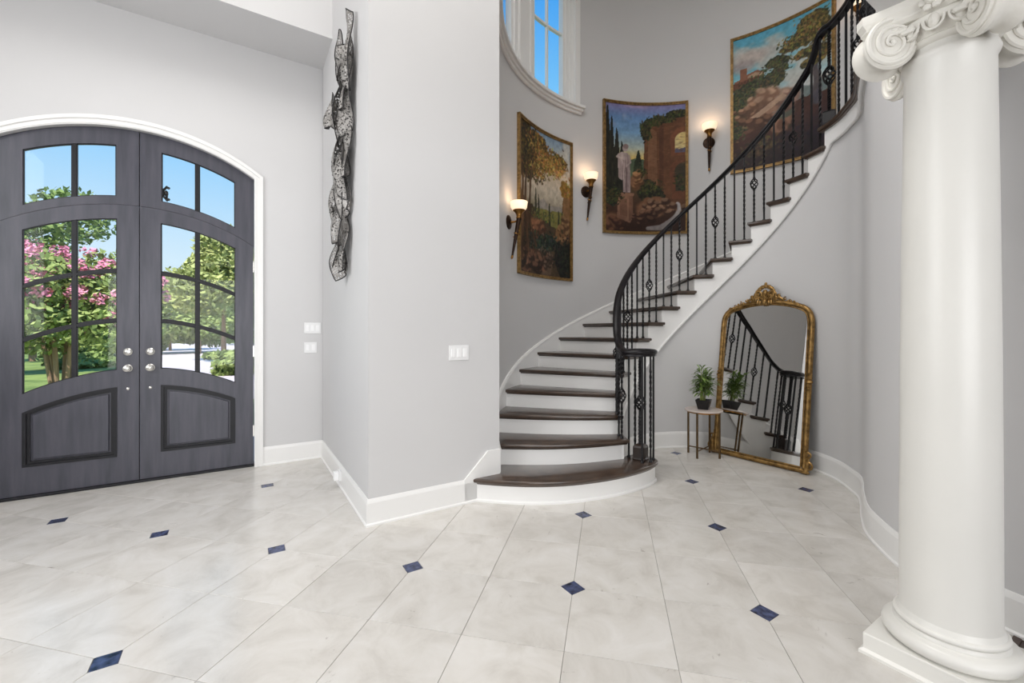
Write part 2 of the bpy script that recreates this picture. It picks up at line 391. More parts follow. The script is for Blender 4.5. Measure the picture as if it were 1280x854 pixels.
# outer stair wall with its window
def band(mb, a0, a1, z0, z1, r0, r1, st=2.0):
    zs0 = z0 if callable(z0) else (lambda t: z0); zs1 = z1 if callable(z1) else (lambda t: z1)
    return mb.rings([[(*cp(t, r0), zs0(t)), (*cp(t, r1), zs0(t)), (*cp(t, r1), zs1(t)), (*cp(t, r0), zs1(t))] for t in arange(a0, a1, st)])
WA0, WA1, WZ0, WZ1 = 152.0, 87.2, 4.445, 6.25
w = MB()
band(w, 160.7, WA0, 0, CEIL, ROUT, ROUT+0.16); band(w, WA0, WA1, 0, WZ0, ROUT, ROUT+0.16); band(w, WA0, WA1, WZ1, CEIL, ROUT, ROUT+0.16); band(w, WA1, -50, 0, CEIL, ROUT, ROUT+0.16)
struct(w.build('wall_stair', M['wall']))
# wall below the inner stringer and landing, then the straight wall beside the column
ip = inner_path(136.0); op = offset2d(ip, 0.10, False)
def ztop(i):
    d = Vector(ip[i])-C
    th = math.degrees(atan2(d.y, d.x))
    return zlow(th) if i < len(arange(136.0, -54.0, 3)) else 3.105
w = MB(); w.rings([[(*ip[i], 0), (*op[i], 0), (*op[i], max(0.02, ztop(i))), (*ip[i], max(0.02, ztop(i)))] for i in range(len(ip))])
struct(w.build('wall_under_stair', M['wall']))

# baseboards
BH = 0.185
BPROF = [(0, 0), (-0.024, 0), (-0.024, 0.012), (-0.015, 0.02), (-0.015, BH-0.028), (-0.011, BH-0.014), (-0.006, BH), (0, BH)]
def baseboard(name, path):
    return struct(MB().sweep([(x, y, 0) for x, y in path], [(-a, b) for a, b in BPROF]).build(name, M['white'], smooth=False))
baseboard('baseboard_under_stair', inner_path(150, 0)[::-1])
baseboard('baseboard_front', [(0.755, DW), (SEAM+HW+0.075, DW)][::-1][::-1])
baseboard('baseboard_entry', [(1.60, 3.066), (0.755, 3.066), (0.755, DW)])
w = MB()   # stepped skirt at the foot of the stair on the front wall
w.rings([[(1.49, y, 0), (1.814, y, 0), (1.814, y, 0.385), (1.70, y, 0.385), (1.49, y, BH)] for y in (3.051, 3.066)])
struct(w.build('trim_2', M['white'], smooth=False))

# front door casing
w = MB()
def casing(w, t0, t1, y0, y1):
    strip(w, -HW-t1, HW+t1, arc(3.150+t0*1.08), arc(3.150+t1*1.08), y0, y1, 40)
    zj = 3.150 + t0*1.08 - sag(HW+t0)
    for s in (-1, 1):
        x0, x1 = HW+t0, HW+t1
        w.rings([[(SEAM+s*x0, y, 0), (SEAM+s*x1, y, 0), (SEAM+s*x1, y, 3.150+t0*1.08-sag(x1)), (SEAM+s*x0, y, zj)] for y in (y0, y1)])
casing(w, 0.0, 0.05, DW-0.014, DW+0.001); casing(w, 0.045, 0.075, DW-0.026, DW+0.001); casing(w, 0.008, 0.018, DW-0.02, DW+0.001)
struct(w.build('trim_3', M['white'], ang=30))
struct(MB().box((SEAM-HW, DW+0.012, 0.0), (SEAM+HW, DW+0.15, 0.022)).build('trim_4', M['door_dark'], smooth=False, bevel=0.004))

# ---------------------------------------------------------------- doors and transoms
Y0, Y1 = DW+0.035, DW+0.082
def leaf(n, s, label):
    r = empty('door_%d' % n, (SEAM+s*0.44, DW+0.06, 0.02), label, None, None, 'structure')
    f = MB(); X0, X1 = 0.150, 0.725
    strip(f, 0.003, X0, 0.024, arc(2.478), Y0, Y1, 4, s); strip(f, X1, 0.879, 0.024, arc(2.478), Y0, Y1, 4, s)
    strip(f, X0, X1, arc(2.355), arc(2.478), Y0, Y1, 14, s); strip(f, X0, X1, arc(0.872), arc(1.022), Y0, Y1, 14, s); strip(f, X0, X1, 0.024, 0.252, Y0, Y1, 1, s)
    f.build('frame', M['door'], r, ang=30)
    for a, b in ((1.447, 1.472), (1.883, 1.908)):
        strip(MB(), X0, X1, arc(a), arc(b), Y0+0.004, Y1-0.004, 14, s).build('muntin', M['door_dark'], r, ang=30)
    strip(MB(), 0.4085, 0.4335, arc(1.022), arc(2.355), Y0+0.003, Y1-0.003, 1, s).build('muntin', M['door_dark'], r, ang=30)
    for (x0, x1) in ((X0, 0.409), (0.433, X1)):
        for (a, b) in ((1.022, 1.447), (1.472, 1.883), (1.908, 2.355)):
            strip(MB(), x0, x1, arc(a), arc(b), Y0+0.020, Y0+0.026, 8, s).build('pane', M['glass'], r)
            e = MB(); t = 0.008
            strip(e, x0, x1, arc(a), arc(a+t), Y0+0.008, Y0+0.02, 8, s); strip(e, x0, x1, arc(b-t), arc(b), Y0+0.008, Y0+0.02, 8, s)
            strip(e, x0, x0+t, arc(a), arc(b), Y0+0.008, Y0+0.02, 1, s); strip(e, x1-t, x1, arc(a), arc(b), Y0+0.008, Y0+0.02, 1, s)
            e.build('glazing_bead', M['door_dark'], r)
    p = strip(MB(), X0, X1, 0.252, arc(0.872), Y0+0.022, Y0+0.036, 14, s).build('panel', M['door'], r)
    strip(MB(), X0+0.055, X1-0.055, 0.252+0.055, arc(0.872-0.055), Y0+0.006, Y0+0.024, 14, s).build('raised_field', M['door'], p, ang=30, bevel=0.006)
    for t0, t1, ya, yb in ((0.0, 0.022, Y0-0.007, Y0+0.024), (0.022, 0.042, Y0+0.008, Y0+0.024)):
        e = MB(); a, b = X0+t0, X1-t0
        strip(e, a, b, 0.252+t0, 0.252+t1, ya, yb, 1, s); strip(e, a, b, arc(0.872-t1), arc(0.872-t0), ya, yb, 14, s)
        strip(e, a, X0+t1, 0.252+t1, arc(0.872-t1), ya, yb, 2, s); strip(e, X1-t1, b, 0.252+t1, arc(0.872-t1), ya, yb, 2, s)
        e.build('panel_moulding', M['door_dark'], p, ang=30)
    if s > 0: MB().box((SEAM-0.022, Y1, 0.024), (SEAM+0.022, Y1+0.012, 2.474)).build('astragal', M['door_dark'], r, smooth=False)
    kx = SEAM+s*0.077
    RX = Matrix.Rotation(radians(90), 3, 'X')
    k = MB().lathe([(0.033, 0), (0.033, 0.006), (0.026, 0.010), (0.012, 0.014), (0.011, 0.03), (0.024, 0.036), (0.030, 0.048), (0.027, 0.060), (0.014, 0.066)], (kx, Y0, 1.027), 20, RX).build('knob', M['nickel'], r)
    MB().lathe([(0.032, 0), (0.032, 0.008), (0.022, 0.014), (0.020, 0.02), (0.012, 0.022)], (kx, Y0, 1.172), 20, RX).build('deadbolt', M['nickel'], r)
    MB().lathe([(0.012, 0), (0.012, 0.006), (0.006, 0.009)], (kx, Y0, 0.845), 14, RX).build('flush_bolt', M['nickel'], r)
    for z in (0.3, 1.1, 1.95):
        MB().box((SEAM+s*0.880-0.006, Y0-0.004, z), (SEAM+s*0.880+0.004, Y0+0.004, z+0.11)).build('hinge', M['nickel'], r, smooth=False)
leaf(1, -1, 'charcoal front door leaf with arched panes and pink blossom outside')
leaf(2, 1, 'charcoal front door leaf beside the light switches')
MB()
def transom(n, s, label):
    r = empty('window_%d' % n, (SEAM+s*0.44, DW+0.06, 2.3), label, None, None, 'structure')
    f = MB(); X0, X1 = 0.155, 0.722
    strip(f, 0.003, X0, arc(2.4805), arc(3.146), Y0, Y1, 4, s); strip(f, X1, 0.882, arc(2.4805), arc(3.146), Y0, Y1, 4, s)
    strip(f, X0, X1, arc(2.4805), arc(2.552), Y0, Y1, 14, s); strip(f, X0, X1, arc(3.003), arc(3.146), Y0, Y1, 14, s)
    f.build('frame', M['door'], r, ang=30)
    strip(MB(), 0.409, 0.434, arc(2.552), arc(3.003), Y0+0.003, Y1-0.003, 1, s).build('muntin', M['door_dark'], r)
    for x0, x1 in ((X0, 0.409), (0.434, X1)):
        strip(MB(), x0, x1, arc(2.552), arc(3.003), Y0+0.02, Y0+0.026, 8, s).build('pane', M['glass'], r)
        e = MB(); t = 0.008
        strip(e, x0, x1, arc(2.552), arc(2.552+t), Y0+0.008, Y0+0.02, 8, s); strip(e, x0, x1, arc(3.003-t), arc(3.003), Y0+0.008, Y0+0.02, 8, s)
        strip(e, x0, x0+t, arc(2.552), arc(3.003), Y0+0.008, Y0+0.02, 1, s); strip(e, x1-t, x1, arc(2.552), arc(3.003), Y0+0.008, Y0+0.02, 1, s)
        e.build('glazing_bead', M['door_dark'], r)
    if s > 0: MB().box((SEAM-0.02, Y1, 2.485), (SEAM+0.02, Y1+0.012, 3.14)).build('astragal', M['door_dark'], r, smooth=False)
    if s > 0:   # iron scroll fixed to the outside of the frame, showing behind the pane
        e = MB(); y = Y1+0.012; cx, cz = SEAM+0.155, 2.64
        e.ellipsoid((cx+0.028, y, cz), (0.016, 0.01, 0.03))
        for q in (1, -1):
            pts = [(cx-0.01+0.03*t*2.2+0.012*sin(5*t), y, cz+q*(0.012+0.055*sin(2.3*t))) for t in [i/10 for i in range(11)]]
            e.tube(pts, [0.012-0.006*i/10 for i in range(11)], 6)
            e.ellipsoid((pts[-1][0], y, pts[-1][2]), (0.013, 0.008, 0.013), 8, 5)
        e.box((cx-0.03, Y1, cz-0.02), (cx+0.02, y+0.006, cz+0.02)); e.tube([(cx+0.03, y, cz-0.02), (cx+0.035, y, cz-0.075)], [0.012, 0.004], 6)
        e.build('scroll_ornament', M['iron'], r)
transom(1, -1, 'arched two-pane transom above the blossom-side door leaf')
transom(2, 1, 'arched two-pane transom above the door leaf by the switches')

# ---------------------------------------------------------------- stair window
r = empty('window_3', (*cp(120, 2.2), WZ0), 'tall white curved window high above the staircase', None, None, 'structure')
w = MB()
band(w, 153.5, 85.9, WZ0-0.040, WZ0, 2.075, 2.30); band(w, 152.8, 86.4, WZ0-0.075, WZ0-0.040, 2.10, ROUT+0.001); band(w, 152.3, 86.8, WZ0-0.11, WZ0-0.075, 2.125, ROUT+0.001)
w.build('sill', M['white'], r, bevel=0.006)
w = MB()
for a, b, r0 in ((89.4, 87.2, 2.135), (91.0, 89.4, 2.18), (92.4, 91.0, 2.20), (93.6, 92.4, 2.215)): band(w, a, b, WZ0, WZ1, r0, 2.30, 1)
w.build('jamb', M['white'], r, smooth=False)
for lo, hi in ((107.6, 121.6), (135.0, 147.0)):
    w = MB(); c = (lo+hi)/2; d = (hi-lo)/2
    for f0, f1, r0 in ((1.0, 0.78, 2.225), (0.78, 0.62, 2.205), (0.62, 0.35, 2.225), (0.35, -0.35, 2.195), (-0.35, -0.62, 2.225), (-0.62, -0.78, 2.205), (-0.78, -1.0, 2.225)):
        band(w, c+d*f0, c+d*f1, WZ0, WZ1, r0, 2.30, 1.5)
    w.build('mullion', M['white'], r, smooth=False)
w = MB(); band(w, 152, 147, WZ0, WZ1, 2.18, 2.30, 1); w.build('jamb', M['white'], r, smooth=False)
w = MB(); band(w, 152, 87.2, WZ1-0.12, WZ1, 2.2, 2.30); w.build('head', M['white'], r, smooth=False)
for lo, hi in ((93.6, 107.6), (121.6, 135.0)):
    w = MB(); band(w, hi, lo, WZ0, WZ0+0.012, 2.225, 2.29, 1.5); w.build('sash_rail', M['white'], r, smooth=False)
    mid = (lo+hi)/2
    w = MB(); band(w, mid+0.3, mid-0.3, WZ0, WZ1-0.1, 2.232, 2.27, 1); w.build('muntin', M['white'], r, smooth=False)
    w = MB(); band(w, hi, lo, 5.39, 5.42, 2.232, 2.27, 1.5); w.build('muntin', M['white'], r, smooth=False)
    for a, b in ((lo, mid-0.45), (mid+0.45, hi)):
        for z0, z1 in ((WZ0+0.01, 5.39), (5.42, WZ1-0.12)):
            w = MB(); band(w, b, a, z0, z1, 2.248, 2.254, 1.5); w.build('pane', M['glass'], r)

# ---------------------------------------------------------------- staircase
st = empty('staircase', (2.6, 2.8, 0), 'curved staircase with dark wood treads, white risers and white stringers', 'staircase')
BC = Vector((3.105, 2.705)); BR = 0.152
bull = [(BC.x+BR*cos(radians(a)), BC.y+BR*sin(radians(a))) for a in range(-66, 131, 14)]
nose1 = [(p.x, p.y) for p in crom([(1.566, 3.050, 0), (1.765, 2.858, 0), (1.985, 2.700, 0), (2.232, 2.590, 0), (2.508, 2.525, 0), (2.75, 2.505, 0), (3.0, 2.520, 0), (bull[0][0], bull[0][1], 0)], 4)] + bull[1:]
def nose(k, r0=0.925, r1=2.142, n=10):
    """front edge of step k from the outer wall to the inner end"""
    if k == 1: return nose1
    a = Vector(cp(N_(k), r1)); b = Vector(cp(N_(k), r0)); t = (b-a).normalized(); nr = Vector((t.y, -t.x))
    if nr.dot(Vector((-0.3, -1))) < 0 and k < 5: nr = -nr
    B = {2: 0.080, 3: 0.052, 4: 0.02}.get(k, 0.0)
    return [tuple(a.lerp(b, i/n)+nr*B*sin(pi*i/n)) for i in range(n+1)] if B else [tuple(a), tuple(b)]
def tread(k):
    nz = nose(k)
    if k == 1:
        back = offset2d(nose(2), 0.07, False)[::-1]
        poly = nz + [(3.0, 2.83)] + back[1:-1] + [(1.93, 3.25), (1.818, 3.068), (1.60, 3.064)]
    else:
        e = N_(k+1)-2.6
        back_in = [cp(t, 0.925) for t in arange(N_(k), e, 3)][1:]
        back_out = [cp(t, 2.142) for t in arange(e, N_(k), 3)][:-1]
        poly = nz + back_in + back_out
        if k in (2, 3):
            nx = offset2d(nose(k+1), 0.06, False)[::-1]
            poly = nz + [cp(t, 0.925) for t in arange(N_(k), e, 3)][1:] + nx[1:-1] + back_out[:1] + back_out[1:]
    z = k*RISE
    area = sum(poly[i-1][0]*poly[i][1]-poly[i][0]*poly[i-1][1] for i in range(len(poly)))
    sg = 1 if area > 0 else -1
    rs = [[(x, y, zz) for x, y in offset2d(poly, sg*ins)] for ins, zz in ((0.018, z-0.046), (0.014, z-0.034), (0.004, z-0.030), (0, z-0.024), (0, z-0.007), (0.003, z-0.002), (0.008, z))]
    MB().rings(rs).build('tread', M['wood'], st, ang=50)
for k in range(1, NL): tread(k)
def riser(k):
    nz = nose(k, RIN, 2.15); 
    if k > 1: a = offset2d(nz, 0.030, False); b = offset2d(nz, 0.048, False)
    else: a = offset2d(nz, 0.024, False); b = offset2d(nz, 0.042, False)
    z0, z1 = (k-1)*RISE, k*RISE-0.030
    MB().rings([[(*a[i], z0), (*b[i], z0), (*b[i], z1), (*a[i], z1)] for i in range(len(a))]).build('riser', M['white'], st, ang=40)
    if k == 1:
        c = offset2d(nz, 0.010, False)
        MB().rings([[(*c[i], 0), (*b[i], 0), (*b[i], 0.016), (*a[i], 0.022), (*c[i], 0.014)] for i in range(len(a))]).build('shoe_moulding', M['white'], st, ang=40)
for k in range(1, NL+1): riser(k)
# inner stringer, cut to the steps
def zt(k): return k*RISE-0.030
w = MB(); ths = []
for k in range(2, NL):
    a = N_(k)-1.75; b = N_(k+1)-1.75
    seg = [(t, zt(k)) for t in arange(a, b, 3)]
    rs = [[(*cp(t, 0.968), zlow(t)), (*cp(t, 1.0), zlow(t)), (*cp(t, 1.0), z), (*cp(t, 0.968), z)] for t, z in seg]
    w.rings(rs)
w.build('inner_stringer', M['white'], st, ang=30)
lp = inner_path(N_(18)-1.75, -0.017); lq = inner_path(N_(18)-1.75, 0.02)
cut = max(i for i, p in enumerate(lp) if p[1] > 0.66)
def zf(p):
    d = Vector(p)-C; th = math.degrees(atan2(d.y, d.x)); return zlow(th) if th > -52 else 3.105
w = MB(); w.rings([[(*lp[i], zf(lp[i])), (*lq[i], zf(lp[i])), (*lq[i], ZL-0.04), (*lp[i], ZL-0.04)] for i in range(cut+1)])
w.build('landing_fascia', M['white'], st, ang=30)
# bead under the stringer and the fascia
cth = [t for t in arange(132, N_(18)-1.75, 2) if zlow(t) > 0.19]
bead = [(*cp(t, 0.962), zlow(t)) for t in cth] + [(x, y, zf((x, y))) for x, y in inner_path(N_(18)-4, -0.023)[:cut]]
MB().tube(bead, 0.014, 8).build('bead_moulding', M['white'], st)
# outer skirt
w = MB(); band(w, 160.5, N_(18), lambda t: max(0, K_(t)*RISE-0.35), lambda t: K_(t)*RISE+0.075, 2.136, 2.156, 2)
w.build('outer_skirt', M['white'], st)
w = MB(); w.rings([[(*cp(t, 2.128), K_(t)*RISE+0.075), (*cp(t, 2.156), K_(t)*RISE+0.075), (*cp(t, 2.156), K_(t)*RISE+0.10), (*cp(t, 2.138), K_(t)*RISE+0.10)] for t in arange(160.5, N_(18), 2)])
w.build('skirt_cap', M['white'], st)
# landing slab and its dark nosing
lpath = inner_path(N_(18), 0.0)[:cut+1]
poly = lpath + [(6.2, 0.66), (6.2, 2.2)] + [cp(t, 2.14) for t in arange(-6, N_(18), 3)]
poly = [p for p in lpath] + [(lpath[-1][0], 0.60), (5.2, 0.60), cp(-45, 2.14), cp(-38, 2.14), cp(N_(18), 2.14)]
MB().prism(poly, ZL-0.16, ZL-0.001).build('landing_slab', M['plank'], st, smooth=False)
np_ = [(x, y, ZL) for x, y in inner_path(N_(18)+0.3, -0.02)[:cut+1]]
MB().sweep(np_, [(0.06, 0.0), (-0.034, 0.0), (-0.042, -0.006), (-0.042, -0.024), (-0.036, -0.030), (-0.024, -0.034), (-0.02, -0.046), (0.06, -0.046)]).build('landing_nosing', M['wood'], st, ang=50)
a, b = cp(N_(18), 0.925), cp(N_(18), 2.142)
MB().sweep([(*b, ZL), (*a, ZL)], [(-0.0, 0.0), (0.0, -0.03), (0.12, -0.03), (0.12, 0.0)]).build('landing_nosing', M['wood'], st)

# ---------------------------------------------------------------- railing
rl = empty('stair_railing', (BC.x, BC.y, RISE), 'black handrail on iron balusters along the curved stair and landing', 'railing')
KT = [(1.7, 1.160), (2.2, 1.175), (2.7, 1.215), (3.2, 1.300), (4.0, 1.498), (5.0, 5*RISE+0.812), (17.15, 17.15*RISE+0.826), (17.45, 4.06), (17.62, 4.16), (17.80, 4.21), (18.1, 4.225), (40, 4.225)]
def rz(th):
    k = K_(th)
    for i in range(len(KT)-1):
        if k <= KT[i+1][0]:
            t = (k-KT[i][0])/(KT[i+1][0]-KT[i][0]); return KT[i][1]+(KT[i+1][1]-KT[i][1])*max(0, t)
    return 4.225
RB = 0.978
sp = []
V0 = Vector(cp(157, RB))-BC; ph0 = math.degrees(atan2(V0.y, V0.x)); r0 = V0.length
def sr(p):
    if p < 70: return r0+(0.112-r0)*(p/70)
    return 0.112 if p < 330 else 0.112-0.075*((p-330)/150)
for p in range(480, -1, -12): sp.append((BC.x+sr(p)*cos(radians(ph0+p)), BC.y+sr(p)*sin(radians(ph0+p)), 1.160))
main = [(*cp(t, RB), rz(t)) for t in arange(155, N_(17.1), 2.0)] + [(*cp(t, RB), rz(t)) for t in arange(N_(17.15), N_(18.1), 1.0)]
lr = inner_path(N_(18.3), 0.012)
lr = [(x, y, 4.225) for x, y in lr if y > 0.6]
path = sp + main + lr
RPROF = [(0.030*cos(a)*(1.12 if sin(a) > 0 else 1.0), 0.030*sin(a)+0.004) for a in [2*pi*i/14 for i in range(14)]]
RPROF = [(-0.026, -0.030), (0.026, -0.030), (0.028, -0.018), (0.024, -0.010), (0.034, -0.002), (0.037, 0.010), (0.032, 0.022), (0.018, 0.031), (0, 0.034), (-0.018, 0.031), (-0.032, 0.022), (-0.037, 0.010), (-0.034, -0.002), (-0.024, -0.010), (-0.028, -0.018)]
MB().sweep(path, RPROF).build('handrail', M['rail'], rl, ang=40)
MB().lathe([(0.001, -0.03), (0.06, -0.03), (0.075, -0.01), (0.072, 0.02), (0.04, 0.033), (0.001, 0.036)], (BC.x, BC.y, 1.160), 20).build('volute_cap', M['rail'], rl)

def bar(x, y, z0, z1, hw=0.0085, turns=None, n=None):
    L = z1-z0; n = n or 26
    pts = [(x, y, z0+L*i/n) for i in range(n+1)]
    mb = MB(); rs = []
    tw = (turns if turns is not None else 2.5)
    for i, p in enumerate(pts):
        f = i/n; g = min(1, max(0, (f-0.12)/0.76)); a0 = pi/4 + 2*pi*tw*g + 0.6
        rs.append([(p[0]+hw*R2*cos(a0+pi/2*j), p[1]+hw*R2*sin(a0+pi/2*j), p[2]) for j in range(4)])
    return mb.rings(rs)
def basket(x, y, zc, R=0.031, H=0.125, wire=0.0062, nw=5):
    mb = MB()
    for q in range(nw):
        pts = []
        for i in range(11):
            f = i/10; a = 2*pi*q/nw + 3.4*f; rr = 0.006+R*sin(pi*f)**0.9
            pts.append((x+rr*cos(a), y+rr*sin(a), zc-H/2+H*f))
        mb.tube(pts, wire, 5)
    for s in (-1, 1): mb.lathe([(0.004, -0.012), (0.013, -0.006), (0.013, 0.006), (0.004, 0.012)], (x, y, zc+s*(H/2+0.005)), 8)
    return mb
def baluster(x, y, z0, z1, twisted, bask, zb=None):
    if bask:
        zb = zb or (z0+z1)/2; H = 0.125
        o = bar(x, y, z0, zb-H/2, 0.0085, 1.5, 16).build('baluster', M['iron'], rl, smooth=False)
        bar(x, y, zb+H/2, z1, 0.0085, 1.5, 16).build('upper_bar', M['iron'], o, smooth=False)
        basket(x, y, zb).build('basket', M['iron'], o)
    else:
        o = bar(x, y, z0, z1, 0.0085, 3.5 if twisted else 0, 40 if twisted else 2).build('baluster', M['iron'], rl, smooth=False)
    MB().lathe([(0.016, 0), (0.016, 0.012), (0.011, 0.02)], (x, y, z0), 8).build('baluster_shoe', M['iron'], o)
cnt = 0
for k in range(2, NL):
    for d in (3.4, 9.2):
        th = N_(k)-d; x, y = cp(th, RB)
        b = (cnt % 4 == 0)
        baluster(x, y, k*RISE, rz(th)-0.025, cnt % 2 == 1, b); cnt += 1
for p in (62, 105, 150, 215, 262, 305):
    x = BC.x+sr(p)*cos(radians(ph0+p)); y = BC.y+sr(p)*sin(radians(ph0+p))
    baluster(x, y, RISE, 1.135, p in (105, 262), False)
def newel(x, y, z0, z1, zb, R=0.038, H=0.14, hw=0.016, bm_='block'):
    o = bar(x, y, z0+0.05, zb-H/2, hw, 2.5, 40).build('newel_post', M['iron'], rl, smooth=False)
    bar(x, y, zb+H/2, z1, hw, 2.5, 40).build('upper_bar', M['iron'], o, smooth=False)
    basket(x, y, zb, R, H, 0.0085, 6).build('basket', M['iron'], o)
    MB().rings([[(x+s*cos(pi/4+pi/2*j+0.3), y+s*sin(pi/4+pi/2*j+0.3), z0+z) for j in range(4)] for s, z in ((0.082, 0), (0.082, 0.012), (0.076, 0.02), (0.076, 0.115), (0.066, 0.132), (0.04, 0.142))]).build('newel_block', M[bm_], o, smooth=False, bevel=0.006)
newel(BC.x, BC.y, RISE, 1.135, 0.70)
nx, ny = cp(N_(18)-2.6, 1.0); newel(nx, ny, ZL, 4.2, 3.77, 0.044, 0.18, 0.011, 'rail')
lr2 = [Vector(p) for p in lr]; acc = 0; nxt = 0.12; cnt = 0
for i in range(1, len(lr2)):
    d = (lr2[i]-lr2[i-1]).length
    while acc+d >= nxt:
        p = lr2[i-1].lerp(lr2[i], (nxt-acc)/d); baluster(p.x, p.y, ZL, 4.2, cnt % 2 == 0, cnt % 4 == 3); cnt += 1; nxt += 0.115
    acc += d

# ---------------------------------------------------------------- column
CX, CY = 2.434, 0.531
col = empty('column', (CX, CY, 0), 'white round column with scrolled capital and square plinth', 'column')
p = MB().box((CX-0.214, CY-0.214, 0), (CX+0.214, CY+0.214, 0.085)); p.build('plinth', M['column'], col, smooth=False, bevel=0.004)
MB().rings([[(CX+s*a, CY+s*b, z) for a, b in ((-1, -1), (1, -1), (1, 1), (-1, 1))] for s, z in ((0.225, 0), (0.225, 0.012), (0.214, 0.022))]).build('shoe_moulding', M['column'], col, smooth=False)
def circ(r, z, n=10, a0=-90, a1=90): return [(r*0 + 0, 0)]
prof = [(0.150, 0.085)]
for i in range(9): a = -pi/2+pi*i/8; prof.append((0.178+0.031*cos(a), 0.116+0.031*sin(a)))
prof += [(0.172, 0.150), (0.172, 0.157), (0.165, 0.166)]
for i in range(7): a = -pi/2+pi*i/6; prof.append((0.160+0.012*cos(a), 0.178+0.012*sin(a)))
prof += [(0.158, 0.196), (0.153, 0.21)]
MB().lathe(prof, (CX, CY, 0), 56).build('base', M['column'], col, ang=50)
MB().lathe([(0.153, 0.205), (0.1505, 0.23), (0.150, 0.6), (0.147, 1.2), (0.142, 1.8), (0.136, 2.3), (0.135, 2.42), (0.143, 2.435), (0.147, 2.448), (0.143, 2.461), (0.137, 2.465), (0.137, 2.50)], (CX, CY, 0), 64).build('shaft', M['column'], col, ang=60)
cap = MB().lathe([(0.136, 2.485), (0.15, 2.492), (0.158, 2.503), (0.150, 2.512), (0.165, 2.530), (0.186, 2.552), (0.190, 2.575), (0.175, 2.59), (0.16, 2.60)], (CX, CY, 0), 56).build('capital', M['plaster'], col, ang=40)
def abacus(rc, rs_, z0, z1, z2=None, rc2=None, rs2=None):
    def outline(rc, rs_):
        o = []
        for q in range(4):
            a0 = radians(45+90*q); a1 = radians(45+90*(q+1)); p0 = Vector((rc*cos(a0+0.07), rc*sin(a0+0.07))); p1 = Vector((rc*cos(a1-0.07), rc*sin(a1-0.07)))
            m = Vector((rs_*cos((a0+a1)/2), rs_*sin((a0+a1)/2))); c = 2*m-(p0+p1)/2
            for i in range(11): t = i/10; o.append(p0*(1-t)**2+c*2*t*(1-t)+p1*t*t)
        return o
    return [[(CX+p.x, CY+p.y, z) for p in outline(rc, rs_)] for rc, rs_, z in z0]
w = MB(); w.rings(abacus(0, 0, [(0.285, 0.175, 2.585), (0.300, 0.190, 2.598), (0.300, 0.190, 2.606), (0.310, 0.202, 2.622), (0.314, 0.208, 2.628), (0.314, 0.208, SOF)], 0))
w.build('abacus', M['plaster'], cap, ang=30)
for q in range(4):           # corner scrolls
    a = radians(45+90*q); rad = Vector((cos(a), sin(a), 0)); tan = Vector((-sin(a), cos(a), 0)); up = Vector((0, 0, 1))
    c = Vector((CX, CY, 0)) + rad*0.226; c.z = 2.520; R0 = 0.094
    w = MB()
    prof = [(-0.060, 0.60), (-0.056, 0.93), (-0.045, 1.0), (-0.030, 0.96), (-0.018, 0.86), (0, 0.82), (0.018, 0.86), (0.030, 0.96), (0.045, 1.0), (0.056, 0.93), (0.060, 0.60)]
    w.rings([[c + tan*t + rad*(R0*s*cos(2*pi*j/36)) + up*(R0*1.06*s*sin(2*pi*j/36)) for j in range(36)] for t, s in prof])
    for sgn in (-1, 1):      # raised spiral on each face
        pts = []; rr = []
        for i in range(90):
            f = i/89; an = pi/2 + sgn*2*pi*2.6*f*(1); rd = R0*(0.90*(1-f)**0.9+0.07)
            dirn = (rad if True else rad)
            pts.append(c + tan*(sgn*(0.057+0.010*f)) + rad*(-sgn*sgn*rd*cos(an)*(1)) + up*(rd*sin(an)*1.05)); rr.append(0.0105*(1-0.55*f))
        w.tube(pts, rr, 7)
        M3 = Matrix((rad, up, tan)).transposed()
        w.ellipsoid(c + tan*(sgn*0.064), (0.012, 0.012, 0.010), 10, 6, M3)
    w.build('scroll', M['plaster'], cap, ang=45)
for i in range(16):          # egg and dart ring
    a = 2*pi*i/16; d = Vector((cos(a), sin(a), 0)); c = Vector((CX, CY, 2.546))+d*0.176
    t = Vector((-sin(a), cos(a), 0)); M3 = Matrix((d, t, Vector((0, 0, 1)))).transposed()
    w = MB(); w.ellipsoid(c, (0.026, 0.021, 0.034), 10, 7, M3)
    pts = [c+t*(0.030*cos(b))+d*0.012+Vector((0, 0, 0.036*sin(b)+0.004)) for b in [radians(x) for x in range(170, 371, 20)]]
    w.tube(pts, 0.0055, 5); w.build('egg_ornament', M['plaster'], cap)
for q in range(4):           # flower on each side of the abacus and leaves beside the scrolls
    a = radians(90*q); d = Vector((cos(a), sin(a), 0)); t = Vector((-sin(a), cos(a), 0)); M3 = Matrix((d, t, Vector((0, 0, 1)))).transposed()
    w = MB(); c = Vector((CX, CY, 2.618))+d*0.212
    w.ellipsoid(c, (0.020, 0.020, 0.020), 10, 6, M3)
    for i in range(6): b = 2*pi*i/6; w.ellipsoid(c+t*0.026*cos(b)+Vector((0, 0, 0.026*sin(b)))-d*0.006, (0.012, 0.015, 0.015), 8, 5, M3)
    w.build('rosette', M['plaster'], cap)
    w = MB()
    for s in (-1, 1):
        for i in range(4): w.ellipsoid(c-d*0.02+t*s*(0.075+0.02*i)+Vector((0, 0, -0.075+0.012*i)), (0.014, 0.026-0.004*i, 0.013), 8, 5, M3)
    w.build('leaf_ornament', M['plaster'], cap)

